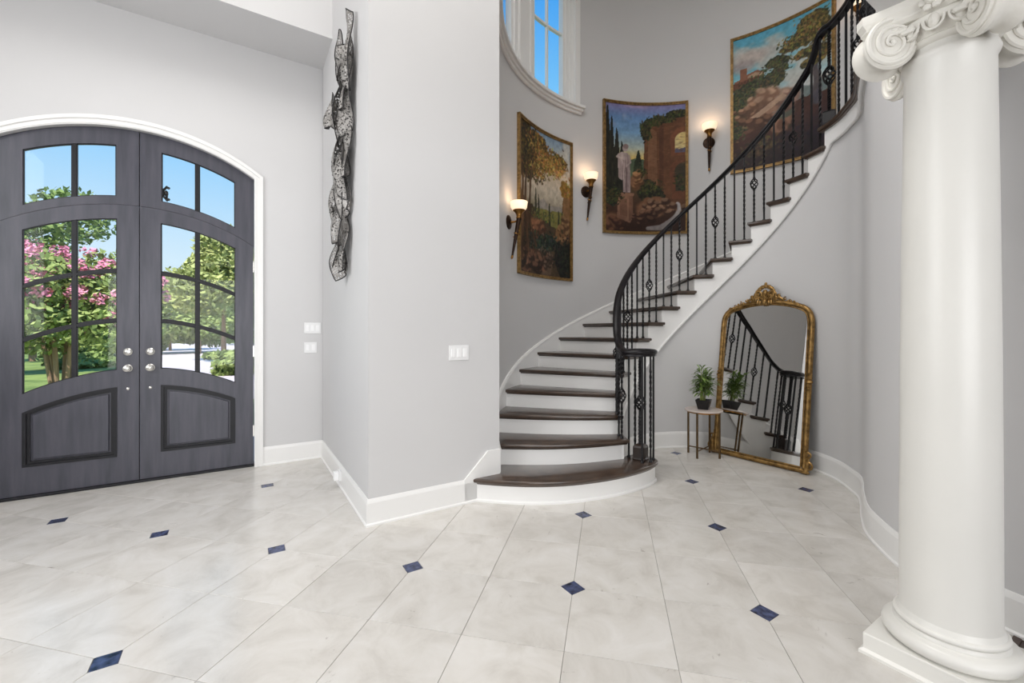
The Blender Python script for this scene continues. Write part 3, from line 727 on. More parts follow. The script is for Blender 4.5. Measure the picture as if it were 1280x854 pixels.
# ---------------------------------------------------------------- paintings (curved canvases on the stair wall)
NX, NY = 150, 216
def vnoise(rng, X, Y, fx, fy):
    gx, gy = int(fx)+3, int(fy)+3; g = rng.random((gy, gx)); x = X*fx; y = Y*fy
    i = x.astype(int); j = y.astype(int); a = x-i; b = y-j; a = a*a*(3-2*a); b = b*b*(3-2*b)
    return (g[j, i]*(1-a)+g[j, i+1]*a)*(1-b)+(g[j+1, i]*(1-a)+g[j+1, i+1]*a)*b
def fbm(rng, X, Y, fx, fy, o=4):
    s = 0; w = 0
    for k in range(o): s = s+vnoise(rng, X, Y, fx*2**k, fy*2**k)*0.55**k; w += 0.55**k
    return s/w
def sst(a, b, x): t = np.clip((x-a)/(b-a), 0, 1); return t*t*(3-2*t)
class Paint:
    """x runs left to right, y bottom to top, both 0..1"""
    def __init__(s, seed):
        s.r = np.random.default_rng(seed); s.X, s.Y = np.meshgrid(np.linspace(0, 1, NX), np.linspace(0, 1, NY)); s.c = np.zeros((NY, NX, 3))
    def n(s, fx, fy, o=4): return fbm(s.r, s.X, s.Y, fx, fy, o)
    def grad(s, stops):
        ys = [a for a, _ in stops]
        for k in range(3): s.c[..., k] = np.interp(s.Y, ys, [c[k] for _, c in stops])
    def put(s, m, col, col2=None, n=None):
        m = np.clip(m, 0, 1)[..., None]; c = np.array(col, float)
        if col2 is not None: c = c + (np.array(col2, float)-c)*np.clip(n, 0, 1)[..., None]
        s.c = s.c*(1-m)+c*m
    def ell(s, x, y, rx, ry, soft=0.25, wob=0, f=8):
        d = np.sqrt(((s.X-x)/rx)**2+((s.Y-y)/ry)**2)
        if wob: d = d+wob*(s.n(f, f*1.6, 3)-0.5)
        return 1-sst(1-soft, 1+soft, d)
    def poly(s, pts, wob=0.0):
        X = s.X+wob*(s.n(14, 22, 3)-0.5); Y = s.Y+wob*(s.n(14, 22, 3)-0.5); ins = np.zeros_like(X, bool)
        for i in range(len(pts)):
            (x0, y0), (x1, y1) = pts[i-1], pts[i]
            if y0 == y1: continue
            c = ((y0 > Y) != (y1 > Y)) & (X < (x1-x0)*(Y-y0)/(y1-y0)+x0); ins ^= c
        return ins.astype(float)
    def line(s, pts, w0, w1, wob=0.0):
        X = s.X+wob*(s.n(5, 8, 3)-0.5); d = np.full_like(X, 9.0); m = len(pts)-1
        out = np.zeros_like(X)
        for i in range(m):
            (x0, y0), (x1, y1) = pts[i], pts[i+1]; dx, dy = x1-x0, y1-y0
            t = np.clip(((X-x0)*dx+(s.Y-y0)*dy)/(dx*dx+dy*dy), 0, 1); dd = np.hypot(X-x0-t*dx, (s.Y-y0-t*dy)*1.6)
            w = w0+(w1-w0)*(i+t)/m; out = np.maximum(out, 1-sst(w*0.6, w*1.2, dd))
        return out
    def cypress(s, x, y0, y1, w, col, col2):
        t = np.clip((s.Y-y0)/(y1-y0), 0, 1); ww = w*np.sin(np.pi*np.clip(0.12+0.88*t, 0, 1))**0.6*(1.05-0.5*t)+0.004
        m = (np.abs(s.X-x+0.012*(s.n(20, 40, 2)-0.5)) < ww)*(s.Y > y0)*(s.Y < y1); s.put(m*1.0, col, col2, s.n(30, 18, 3)*1.6-0.4)
    def foliage(s, x, y, rx, ry, dens, col, col2, f=26):
        base = s.ell(x, y, rx, ry, 0.45, 0.9, 6); n = s.n(f, f*1.4, 3); m = sst(1-dens, 1-dens+0.10, base*0.72+0.55*(n-0.35)); s.put(m, col, col2, s.n(f*1.4, f*2, 2)*2.2-0.7)
    def dab(s, x, y, rx, ry, ang, col, al):
        R_ = max(rx, ry*1.5)*1.3; i0, i1 = int(max(0, (x-R_)*NX)), int(min(NX, (x+R_)*NX+2)); j0, j1 = int(max(0, (y-R_)*NY)), int(min(NY, (y+R_)*NY+2))
        if i1 <= i0 or j1 <= j0: return
        dx = s.X[j0:j1, i0:i1]-x; dy = (s.Y[j0:j1, i0:i1]-y)*1.5; a = dx*cos(ang)+dy*sin(ang); b = -dx*sin(ang)+dy*cos(ang)
        m = ((1-sst(0.55, 1.1, np.sqrt((a/rx)**2+(b/ry)**2)))*al)[..., None]; s.c[j0:j1, i0:i1] = s.c[j0:j1, i0:i1]*(1-m)+np.array(col, float)*m
    def dabs(s, x, y, rx, ry, n, size, cols, al=0.85, clump=5):
        cl = [(x+rx*0.75*s.r.normal()*0.6, y+ry*0.75*s.r.normal()*0.6) for _ in range(clump)]
        for k in range(n):
            c = cl[s.r.integers(clump)]; px, py = c[0]+rx*0.45*s.r.normal(), c[1]+ry*0.45*s.r.normal()
            q = cols[s.r.integers(len(cols))]; q = [v*s.r.uniform(0.82, 1.15) for v in q]; z = size*s.r.uniform(0.6, 1.4)
            s.dab(px, py, z, z*0.5, s.r.uniform(0, 3.14), q, al)
    def rocks(s, x, y, rx, ry, n, size, lit, dark):
        for k in range(n):
            px, py = x+rx*s.r.normal()*0.6, y+ry*s.r.normal()*0.6; z = size*s.r.uniform(0.6, 1.5); a = s.r.uniform(-0.5, 0.5); f = s.r.uniform(0.8, 1.15)
            s.dab(px+z*0.15, py-z*0.2, z*1.1, z*0.75, a, [v*f for v in dark], 0.9); s.dab(px-z*0.12, py+z*0.12, z*0.8, z*0.45, a, [v*f for v in lit], 0.85)
    def vary(s, amt=0.12, f=26): s.c = s.c*(1+amt*2*(s.n(f, f*1.5, 3)-0.5))[..., None]

def paint_forest():
    p = Paint(3)
    p.grad([(0, (42, 32, 26)), (0.35, (70, 62, 44)), (0.45, (122, 116, 84)), (0.52, (176, 164, 144)), (0.62, (205, 192, 172)), (0.75, (208, 186, 160)), (0.9, (160, 172, 178)), (1, (134, 160, 186))])
    p.put(0.55*sst(0.5, 0.7, p.n(3, 5, 4))*(p.Y > 0.5), (226, 212, 190))
    p.put(p.poly([(0.25, 0.45), (0.4, 0.50), (0.52, 0.545), (0.62, 0.50), (0.8, 0.52), (1, 0.49), (1, 0.4), (0.25, 0.4)], 0.02), (140, 134, 128), (168, 158, 146), p.n(8, 12))
    p.put(p.poly([(0.3, 0.46), (0.7, 0.47), (1, 0.48), (1, 0.36), (0.3, 0.36)], 0.03), (112, 110, 60), (138, 130, 74), p.n(9, 14))
    p.put(p.poly([(0, 0.52), (0.3, 0.46), (0.5, 0.40), (0.72, 0.36), (1, 0.34), (1, 0), (0, 0)], 0.08), (56, 46, 36), (92, 74, 56), p.n(12, 18))
    for x, y1, w in ((0.36, 0.60, 0.022), (0.42, 0.56, 0.02), (0.63, 0.525, 0.02), (0.80, 0.49, 0.016), (0.86, 0.49, 0.014)): p.cypress(x, 0.36, y1, w, (50, 52, 40), (78, 76, 56))
    p.put(p.ell(0.36, 0.345, 0.13, 0.045, 0.3, 0.5), (126, 82, 58), (158, 108, 78), p.n(18, 26)); p.put(p.ell(0.40, 0.28, 0.12, 0.035, 0.3, 0.5), (146, 98, 70), (170, 122, 88), p.n(18, 26))
    p.put(p.poly([(0.86, 0.62), (0.95, 0.68), (1, 0.66), (1, 0.2), (0.7, 0.24), (0.78, 0.36), (0.88, 0.42)], 0.08), (116, 84, 58), (150, 112, 74), p.n(14, 22))
    p.foliage(0.93, 0.65, 0.12, 0.06, 0.6, (120, 88, 40), (162, 122, 56))
    p.foliage(0.55, 0.24, 0.22, 0.07, 0.6, (38, 48, 44), (66, 78, 66)); p.foliage(0.88, 0.13, 0.16, 0.16, 0.66, (26, 28, 26), (40, 42, 38))
    p.put(p.line([(0.55, 0.0), (0.62, 0.10), (0.50, 0.18), (0.56, 0.25)], 0.10, 0.03, 0.1)*0.6, (128, 106, 88), (96, 78, 64), p.n(26, 30))
    for x, y in ((0.34, 0.07), (0.25, 0.13), (0.48, 0.06), (0.15, 0.04)): p.put(p.ell(x, y, 0.11, 0.035, 0.35, 0.6), (104, 72, 56), (142, 100, 78), p.n(20, 26))
    for pts, w0, w1 in (([(0.04, 0.10), (0.07, 0.4), (0.06, 0.75)], 0.04, 0.022), ([(0.16, 0.12), (0.12, 0.42), (0.16, 0.7)], 0.032, 0.018), ([(0.30, 0.20), (0.20, 0.40), (0.26, 0.66)], 0.028, 0.014)):
        p.put(p.line(pts, w0, w1, 0.05), (62, 44, 32), (112, 80, 56), p.n(30, 8)*1.4-0.3)
    p.put(p.line([(0.16, 0.26), (0.28, 0.18), (0.40, 0.16)], 0.03, 0.015, 0.05), (74, 52, 40))
    for x, y, rx, ry in ((0.22, 0.82, 0.26, 0.13), (0.10, 0.95, 0.2, 0.1), (0.42, 0.90, 0.20, 0.09), (0.60, 0.80, 0.26, 0.08), (0.78, 0.83, 0.16, 0.06), (0.15, 0.70, 0.2, 0.07)):
        p.foliage(x, y, rx, ry, 0.62, (66, 54, 34), (150, 116, 60), 30)
    p.foliage(0.72, 0.79, 0.2, 0.06, 0.45, (168, 126, 62), (196, 158, 92), 34)
    p.foliage(0.12, 0.86, 0.2, 0.14, 0.66, (44, 40, 30), (86, 72, 44), 30)
    dk = [(46, 40, 28), (66, 56, 34), (36, 34, 26)]; md = [(112, 88, 46), (86, 70, 40), (136, 106, 56)]; hi = [(176, 136, 70), (198, 160, 92), (150, 116, 58)]
    for x, y, rx, ry, n in ((0.15, 0.88, 0.2, 0.12, 420), (0.3, 0.78, 0.2, 0.09, 300), (0.12, 0.70, 0.15, 0.06, 160)): p.dabs(x, y, rx, ry, n, 0.022, dk+md[:2])
    for x, y, rx, ry, n in ((0.45, 0.88, 0.2, 0.07, 260), (0.62, 0.80, 0.22, 0.06, 260), (0.80, 0.82, 0.14, 0.05, 150), (0.42, 0.72, 0.12, 0.05, 120)): p.dabs(x, y, rx, ry, n, 0.019, md+hi)
    p.dabs(0.70, 0.80, 0.2, 0.05, 140, 0.016, hi); p.dabs(0.95, 0.66, 0.08, 0.04, 90, 0.018, hi)
    p.rocks(0.40, 0.31, 0.12, 0.06, 26, 0.05, (168, 116, 84), (92, 62, 48)); p.rocks(0.90, 0.36, 0.12, 0.12, 26, 0.045, (160, 122, 84), (96, 70, 50)); p.rocks(0.30, 0.09, 0.25, 0.06, 34, 0.05, (128, 92, 72), (48, 36, 30)); p.rocks(0.6, 0.14, 0.12, 0.08, 22, 0.035, (120, 98, 82), (60, 48, 40))
    p.dabs(0.55, 0.25, 0.2, 0.06, 240, 0.022, [(40, 48, 42), (62, 72, 58), (30, 36, 32)]); p.dabs(0.88, 0.13, 0.13, 0.13, 240, 0.024, [(24, 26, 24), (38, 40, 34), (50, 48, 38)]); p.dabs(0.1, 0.22, 0.14, 0.1, 140, 0.022, [(40, 34, 26), (60, 48, 36)])
    p.dabs(0.55, 0.42, 0.22, 0.025, 120, 0.018, [(96, 98, 54), (126, 122, 68), (70, 76, 48)])
    for pts, w0, w1 in (([(0.05, 0.10), (0.08, 0.4), (0.07, 0.8)], 0.034, 0.02), ([(0.20, 0.16), (0.14, 0.42), (0.17, 0.76)], 0.026, 0.014), ([(0.36, 0.20), (0.23, 0.38), (0.27, 0.72)], 0.022, 0.012)): p.put(p.line(pts, w0, w1, 0.05), (58, 42, 32), (124, 90, 62), p.n(34, 6)*1.6-0.4)
    p.dabs(0.16, 0.80, 0.16, 0.06, 120, 0.02, dk+md); p.vary(0.16, 30); return p.c*0.94
def paint_ruin():
    p = Paint(5)
    p.grad([(0, (58, 38, 30)), (0.2, (74, 52, 40)), (0.40, (86, 72, 52)), (0.50, (196, 150, 70)), (0.57, (224, 190, 106)), (0.66, (176, 186, 176)), (0.78, (122, 160, 196)), (0.9, (104, 140, 186)), (1, (138, 128, 172))])
    p.put(0.6*sst(0.52, 0.72, p.n(2.5, 7, 4))*(p.Y > 0.7), (186, 160, 186)); p.put(0.4*sst(0.55, 0.75, p.n(3, 9, 4))*(p.Y > 0.6), (206, 200, 200))
    p.put(p.poly([(0.3, 0.56), (0.42, 0.585), (0.52, 0.57), (0.6, 0.58), (0.6, 0.4), (0.3, 0.4)], 0.02), (70, 84, 70), (96, 110, 78), p.n(14, 20))
    p.put(p.poly([(0.50, 0.20), (0.505, 0.80), (0.56, 0.86), (0.70, 0.87), (0.86, 0.92), (1, 0.96), (1, 0.2)], 0.025), (84, 54, 38), (122, 82, 56), p.n(10, 16))
    p.put(p.poly([(0.55, 0.3), (0.555, 0.79), (0.60, 0.82), (0.66, 0.79), (0.67, 0.3)], 0.012), (142, 102, 76), (112, 78, 56), p.n(12, 18)); p.put(p.poly([(0.69, 0.28), (0.69, 0.84), (0.74, 0.84), (0.74, 0.28)], 0.01), (88, 58, 42))
    arch = np.maximum(p.poly([(0.875, 0.62), (0.875, 0.72), (1, 0.72), (1, 0.62)]), p.ell(0.985, 0.72, 0.11, 0.06, 0.05))
    ring = np.maximum(p.poly([(0.83, 0.60), (0.83, 0.72), (1, 0.72), (1, 0.60)]), p.ell(0.985, 0.72, 0.17, 0.10, 0.06))
    p.put(ring, (132, 82, 56), (104, 66, 46), p.n(16, 22)); p.put(arch, (226, 196, 120), (200, 190, 150), p.n(5, 8)); p.put(arch*(p.Y < 0.645+0.015*p.n(10, 3)), (92, 88, 108))
    a2 = np.maximum(p.poly([(0.88, 0.32), (0.88, 0.47), (1, 0.47), (1, 0.32)]), p.ell(1.0, 0.47, 0.13, 0.075, 0.05)); r2 = np.maximum(p.poly([(0.84, 0.26), (0.84, 0.47), (1, 0.47), (1, 0.26)]), p.ell(1.0, 0.47, 0.19, 0.115, 0.05))
    p.put(r2, (120, 74, 52), (94, 60, 42), p.n(16, 22)); p.put(a2, (52, 50, 40), (78, 66, 48), p.n(14, 18))
    for x, y, rx, ry in ((0.52, 0.80, 0.06, 0.07), (0.60, 0.865, 0.1, 0.03), (0.75, 0.885, 0.12, 0.03), (0.9, 0.925, 0.12, 0.03)): p.foliage(x, y, rx, ry, 0.7, (34, 36, 24), (66, 66, 40), 36)
    p.cypress(0.435, 0.42, 0.645, 0.045, (36, 42, 34), (58, 64, 48)); p.cypress(0.40, 0.42, 0.57, 0.03, (44, 52, 40), (64, 70, 52))
    for x, y1, w in ((0.03, 0.98, 0.06), (0.09, 0.90, 0.045), (0.155, 0.81, 0.05), (0.22, 0.71, 0.045)): p.cypress(x, 0.25, y1, w, (30, 32, 28), (56, 54, 42))
    p.foliage(0.10, 0.28, 0.16, 0.08, 0.62, (30, 36, 30), (54, 60, 46)); p.foliage(0.52, 0.36, 0.12, 0.06, 0.6, (36, 40, 32), (70, 66, 44)); p.foliage(0.60, 0.30, 0.18, 0.07, 0.6, (32, 36, 28), (62, 58, 40))
    for x, y, rx, ry in ((0.45, 0.44, 0.06, 0.05), (0.38, 0.40, 0.06, 0.05), (0.66, 0.255, 0.07, 0.025), (0.55, 0.255, 0.05, 0.02), (0.50, 0.18, 0.1, 0.06), (0.62, 0.145, 0.12, 0.03), (0.82, 0.185, 0.11, 0.025), (0.1, 0.08, 0.13, 0.06)):
        p.put(p.ell(x, y, rx, ry, 0.3, 0.5, 9), (112, 74, 54), (152, 112, 84), p.n(20, 26))
    p.put(p.poly([(0.15, 0.305), (0.38, 0.305), (0.38, 0.285), (0.365, 0.28), (0.365, 0.12), (0.33, 0.07), (0.16, 0.11), (0.165, 0.28), (0.15, 0.285)], 0.004), (158, 118, 94), (136, 98, 78), p.n(10, 14))
    p.put(p.poly([(0.20, 0.26), (0.29, 0.26), (0.29, 0.12), (0.20, 0.13)]), (122, 88, 70)); p.put(p.poly([(0.31, 0.28), (0.365, 0.28), (0.365, 0.12), (0.33, 0.08), (0.31, 0.09)]), (124, 90, 72))
    st_ = (196, 178, 172); sd = (140, 122, 122)
    p.put(p.poly([(0.17, 0.60), (0.22, 0.605), (0.24, 0.55), (0.23, 0.40), (0.18, 0.42)], 0.008), sd, st_, p.n(18, 12))
    p.put(p.poly([(0.18, 0.61), (0.22, 0.625), (0.29, 0.62), (0.335, 0.585), (0.315, 0.52), (0.335, 0.47), (0.335, 0.31), (0.24, 0.31), (0.235, 0.45), (0.225, 0.54), (0.20, 0.57)], 0.008), st_, sd, p.n(16, 7)*1.5-0.3)
    p.put(p.ell(0.265, 0.655, 0.036, 0.027, 0.12), (172, 156, 152)); p.put(p.ell(0.275, 0.67, 0.034, 0.02, 0.2), (130, 112, 110)); p.put(p.line([(0.28, 0.50), (0.285, 0.31)], 0.012, 0.012), (116, 98, 98))
    p.put(p.line([(0.18, 0.60), (0.16, 0.585), (0.22, 0.575)], 0.016, 0.014), st_)
    pc = (206, 200, 196); p.put(p.line([(0.92, 0.215), (0.925, 0.17), (0.88, 0.11), (0.80, 0.06)], 0.018, 0.05), pc, (170, 164, 164), p.n(20, 24)); p.put(p.line([(0.82, 0.07), (0.7, 0.035), (0.55, 0.03)], 0.05, 0.025), pc, (160, 154, 156), p.n(24, 24)); p.put(p.ell(0.905, 0.22, 0.022, 0.013, 0.2), pc)
    iv = [(36, 40, 26), (60, 62, 36), (82, 80, 46)]
    for x, y, rx, ry, n in ((0.54, 0.80, 0.05, 0.06, 120), (0.62, 0.865, 0.09, 0.02, 110), (0.78, 0.89, 0.12, 0.025, 140), (0.94, 0.935, 0.08, 0.02, 80), (0.58, 0.33, 0.12, 0.05, 180), (0.10, 0.27, 0.12, 0.06, 180), (0.46, 0.46, 0.06, 0.04, 70), (0.92, 0.40, 0.05, 0.05, 60)): p.dabs(x, y, rx, ry, n, 0.019, iv)
    for k in range(170): p.dab(p.r.uniform(0.52, 0.99), p.r.uniform(0.36, 0.84), p.r.uniform(0.015, 0.035), 0.007, 0.0, [(142, 98, 70), (98, 64, 46), (76, 50, 38)][k % 3], 0.30)
    p.rocks(0.68, 0.2, 0.2, 0.05, 34, 0.04, (158, 122, 96), (70, 48, 38)); p.rocks(0.12, 0.07, 0.1, 0.04, 12, 0.05, (140, 96, 72), (70, 44, 34)); p.rocks(0.5, 0.13, 0.1, 0.05, 16, 0.04, (136, 98, 76), (60, 40, 32)); p.rocks(0.42, 0.42, 0.04, 0.04, 10, 0.04, (166, 122, 84), (96, 66, 46))
    p.put(p.line([(0.92, 0.215), (0.925, 0.17), (0.88, 0.11), (0.80, 0.06)], 0.016, 0.045), pc, (176, 170, 170), p.n(20, 24)); p.put(p.line([(0.82, 0.07), (0.7, 0.035), (0.55, 0.03)], 0.045, 0.02), pc, (168, 162, 162), p.n(24, 24))
    for x0 in (0.235, 0.255, 0.30, 0.315): p.put(p.line([(x0+0.01, 0.56), (x0, 0.45), (x0+0.008, 0.32)], 0.006, 0.005, 0.02)*0.7, (128, 110, 110))
    p.put(p.line([(0.315, 0.60), (0.335, 0.545), (0.29, 0.52)], 0.014, 0.01), (168, 152, 148)); p.put(sst(0.26, 0.0, p.Y)*0.35, (34, 22, 20)); p.vary(0.12, 30); return p.c*0.95
def paint_castle():
    p = Paint(9)
    p.grad([(0, (34, 28, 30)), (0.12, (58, 40, 34)), (0.3, (112, 78, 62)), (0.42, (120, 96, 80)), (0.5, (198, 206, 206)), (0.62, (140, 196, 208)), (0.8, (112, 182, 202)), (1, (92, 168, 196))])
    p.put(0.75*sst(0.50, 0.68, p.n(2.4, 6, 4))*(p.Y > 0.5), (206, 196, 186)); p.put(p.ell(0.18, 0.84, 0.24, 0.06, 0.5, 0.9), (176, 164, 160), (216, 206, 194), p.n(8, 12)); p.put(0.8*p.ell(0.12, 0.78, 0.14, 0.04, 0.5, 0.9), (162, 150, 148))
    p.put(p.poly([(0.4, 0.50), (0.55, 0.46), (0.7, 0.50), (0.8, 0.47), (1, 0.5), (1, 0.36), (0.4, 0.36)], 0.03), (104, 120, 124), (132, 142, 136), p.n(10, 14))
    p.put(p.poly([(0, 0.66), (0.12, 0.70), (0.25, 0.66), (0.34, 0.58), (0.42, 0.52), (0.46, 0.44), (0.40, 0.40), (0, 0.40)], 0.06), (62, 60, 48), (88, 84, 60), p.n(14, 20))
    p.put(p.poly([(0.02, 0.68), (0.08, 0.69), (0.08, 0.765), (0.15, 0.765), (0.15, 0.715), (0.26, 0.73), (0.33, 0.70), (0.33, 0.665), (0.02, 0.64)]), (122, 78, 60), (150, 104, 80), p.n(12, 16)); p.put(p.poly([(0.16, 0.70), (0.24, 0.715), (0.32, 0.695), (0.32, 0.68), (0.16, 0.685)]), (176, 146, 118)); p.put(p.poly([(0.0, 0.66), (0.22, 0.68), (0.22, 0.62), (0.0, 0.6)], 0.02), (126, 80, 60), (96, 62, 48), p.n(20, 14))
    for x, y, rx, ry in ((0.46, 0.735, 0.12, 0.045), (0.52, 0.68, 0.08, 0.035), (0.42, 0.62, 0.11, 0.06), (0.28, 0.60, 0.16, 0.06), (0.10, 0.58, 0.14, 0.06), (0.06, 0.46, 0.1, 0.06), (0.10, 0.36, 0.12, 0.07), (0.03, 0.3, 0.08, 0.06)): p.foliage(x, y, rx, ry, 0.64, (44, 50, 40), (92, 94, 62), 30)
    p.put(p.line([(0.45, 0.71), (0.44, 0.62)], 0.008, 0.008), (84, 64, 48))
    for x, y, rx, ry, c in ((0.36, 0.52, 0.14, 0.06, (176, 142, 118)), (0.24, 0.44, 0.12, 0.05, (156, 122, 98)), (0.52, 0.48, 0.1, 0.05, (186, 156, 134)), (0.20, 0.33, 0.12, 0.03, (186, 150, 112)), (0.62, 0.45, 0.08, 0.06, (164, 132, 118)), (0.30, 0.36, 0.12, 0.04, (140, 100, 78))): p.put(p.ell(x, y, rx, ry, 0.25, 0.45, 7), c, tuple(x_*0.72 for x_ in c), p.n(14, 20)*1.4-0.2)
    p.put(p.poly([(0.20, 0.37), (0.42, 0.48), (0.56, 0.50), (0.56, 0.40), (0.3, 0.36)], 0.03), (132, 94, 76), (178, 144, 120), p.n(12, 18))
    p.put(p.poly([(0.40, 0.35), (0.56, 0.40), (0.80, 0.415), (1, 0.40), (1, 0), (0, 0), (0, 0.24), (0.2, 0.27)], 0.03), (88, 56, 46), (66, 44, 38), p.n(8, 12))
    p.put(p.ell(0.50, 0.30, 0.12, 0.09, 0.12, 0.2), (172, 130, 104), (136, 98, 78), p.n(14, 20)); p.put(p.ell(0.55, 0.345, 0.1, 0.035, 0.2, 0.3), (96, 100, 86)); p.put(p.ell(0.51, 0.27, 0.05, 0.04, 0.2), (112, 78, 62))
    p.put(sst(0.45, 1, p.X)*sst(0.42, 0.1, p.Y)*0.75, (40, 38, 58)); p.put(sst(0.22, 0.0, p.Y)*0.6, (36, 28, 30)); p.foliage(0.28, 0.14, 0.16, 0.07, 0.5, (76, 60, 40), (116, 96, 62))
    p.put(p.line([(0.86, 0.36), (0.84, 0.6), (0.86, 0.9)], 0.05, 0.03, 0.06), (72, 70, 84), (104, 92, 84), p.n(22, 8)); p.put(p.line([(0.85, 0.62), (0.70, 0.74)], 0.018, 0.008, 0.04), (70, 60, 50)); p.put(p.line([(0.86, 0.76), (0.72, 0.86)], 0.018, 0.008, 0.04), (70, 60, 50))
    for x, y, rx, ry in ((0.72, 0.82, 0.15, 0.05), (0.60, 0.80, 0.12, 0.03), (0.82, 0.91, 0.16, 0.06), (0.75, 0.72, 0.14, 0.035), (0.92, 0.82, 0.12, 0.07), (0.90, 0.68, 0.12, 0.05), (0.74, 0.64, 0.06, 0.03)): p.foliage(x, y, rx, ry, 0.66, (62, 60, 42), (138, 118, 66), 28)
    gr = [(50, 54, 40), (74, 76, 50), (98, 96, 60)]; tr = [(70, 66, 44), (112, 98, 56), (150, 128, 74), (54, 54, 40)]
    for x, y, rx, ry, n in ((0.46, 0.735, 0.09, 0.03, 120), (0.42, 0.64, 0.1, 0.05, 160), (0.26, 0.60, 0.15, 0.05, 200), (0.08, 0.56, 0.1, 0.07, 160), (0.08, 0.40, 0.1, 0.09, 220), (0.03, 0.28, 0.06, 0.06, 90)): p.dabs(x, y, rx, ry, n, 0.018, gr)
    for x, y, rx, ry, n in ((0.70, 0.83, 0.13, 0.04, 190), (0.62, 0.80, 0.1, 0.025, 120), (0.82, 0.91, 0.13, 0.05, 190), (0.76, 0.72, 0.12, 0.03, 150), (0.92, 0.80, 0.09, 0.07, 170), (0.90, 0.68, 0.09, 0.04, 110)): p.dabs(x, y, rx, ry, n, 0.017, tr)
    p.rocks(0.36, 0.50, 0.12, 0.05, 14, 0.07, (190, 156, 130), (130, 96, 76)); p.rocks(0.22, 0.42, 0.12, 0.05, 16, 0.05, (172, 134, 106), (100, 72, 56)); p.rocks(0.55, 0.45, 0.08, 0.04, 10, 0.06, (190, 158, 138), (128, 98, 86)); p.rocks(0.3, 0.34, 0.15, 0.04, 14, 0.05, (160, 116, 88), (84, 56, 44))
    p.put(p.poly([(0.18, 0.38), (0.52, 0.50), (0.56, 0.47), (0.28, 0.37)], 0.01), (184, 152, 128)); p.dabs(0.3, 0.12, 0.22, 0.08, 160, 0.022, [(84, 66, 44), (112, 90, 58), (58, 44, 34)]); p.dabs(0.6, 0.12, 0.3, 0.1, 200, 0.03, [(52, 40, 44), (66, 46, 40), (40, 34, 44)], 0.5)
    for k in range(7): p.dab(0.06+0.035*k, 0.655+0.004*k, 0.012, 0.016, 0.0, (84, 52, 42), 0.8)
    p.put(sst(0.3, 0.0, p.Y)*0.4, (34, 26, 34)); p.vary(0.12, 30); return p.c*0.95
def painting(name, label, aL, aR, z0, z1, func):
    mid = (aL+aR)/2
    o = empty(name, (*cp(mid, ROUT), z0), label, 'painting', 'landscape paintings on the curved stair wall')
    fw = degw = 0.036; da = math.degrees(fw/ROUT)
    f = MB()
    for (q0, q1, rr0) in ((0.0, 0.45, 2.112), (0.45, 0.75, 2.122), (0.75, 1.0, 2.116)):
        a, b, c, d = aL-da*q0, aR+da*q0, aL-da*q1, aR+da*q1; zz0, zz1, yy0, yy1 = z0+fw*q0, z1-fw*q0, z0+fw*q1, z1-fw*q1
        band(f, a, b, zz0, yy0, rr0, 2.153, 1.5); band(f, a, b, yy1, zz1, rr0, 2.153, 1.5)
        band(f, a, c, zz0, zz1, rr0, 2.153, 1.5); band(f, d, b, zz0, zz1, rr0, 2.153, 1.5)
    f.build('frame', M['frame'], o, smooth=False)
    a, b, y0, y1 = aL-da*0.9, aR+da*0.9, z0+fw*0.9, z1-fw*0.9
    g = MB(); g.grid([[(*cp(a+(b-a)*i/(NX-1), 2.132), y0+(y1-y0)*j/(NY-1)) for i in range(NX)] for j in range(NY)])
    c = g.build('canvas', M['canvas'], o, fix=False)
    col_ = np.clip(func(), 0, 255)/255.0; col_ = np.where(col_ <= 0.04045, col_/12.92, ((col_+0.055)/1.055)**2.4)
    at = c.data.color_attributes.new('paint', 'FLOAT_COLOR', 'POINT')
    rgba = np.ones((NX*NY, 4), dtype=np.float32); rgba[:, :3] = col_.reshape(-1, 3)
    at.data.foreach_set('color', rgba.ravel())
painting('painting', 'gilt-framed painting of golden trees above a rocky stream', 121.5, 91.2, 2.033, 3.905, paint_forest)
painting('painting', 'gilt-framed painting of a statue beside an arched brick ruin', 77.0, 43.7, 2.752, 4.637, paint_ruin)
painting('painting', 'gilt-framed painting of a hilltop castle under teal sky', 29.2, -2.6, 3.52, 5.372, paint_castle)

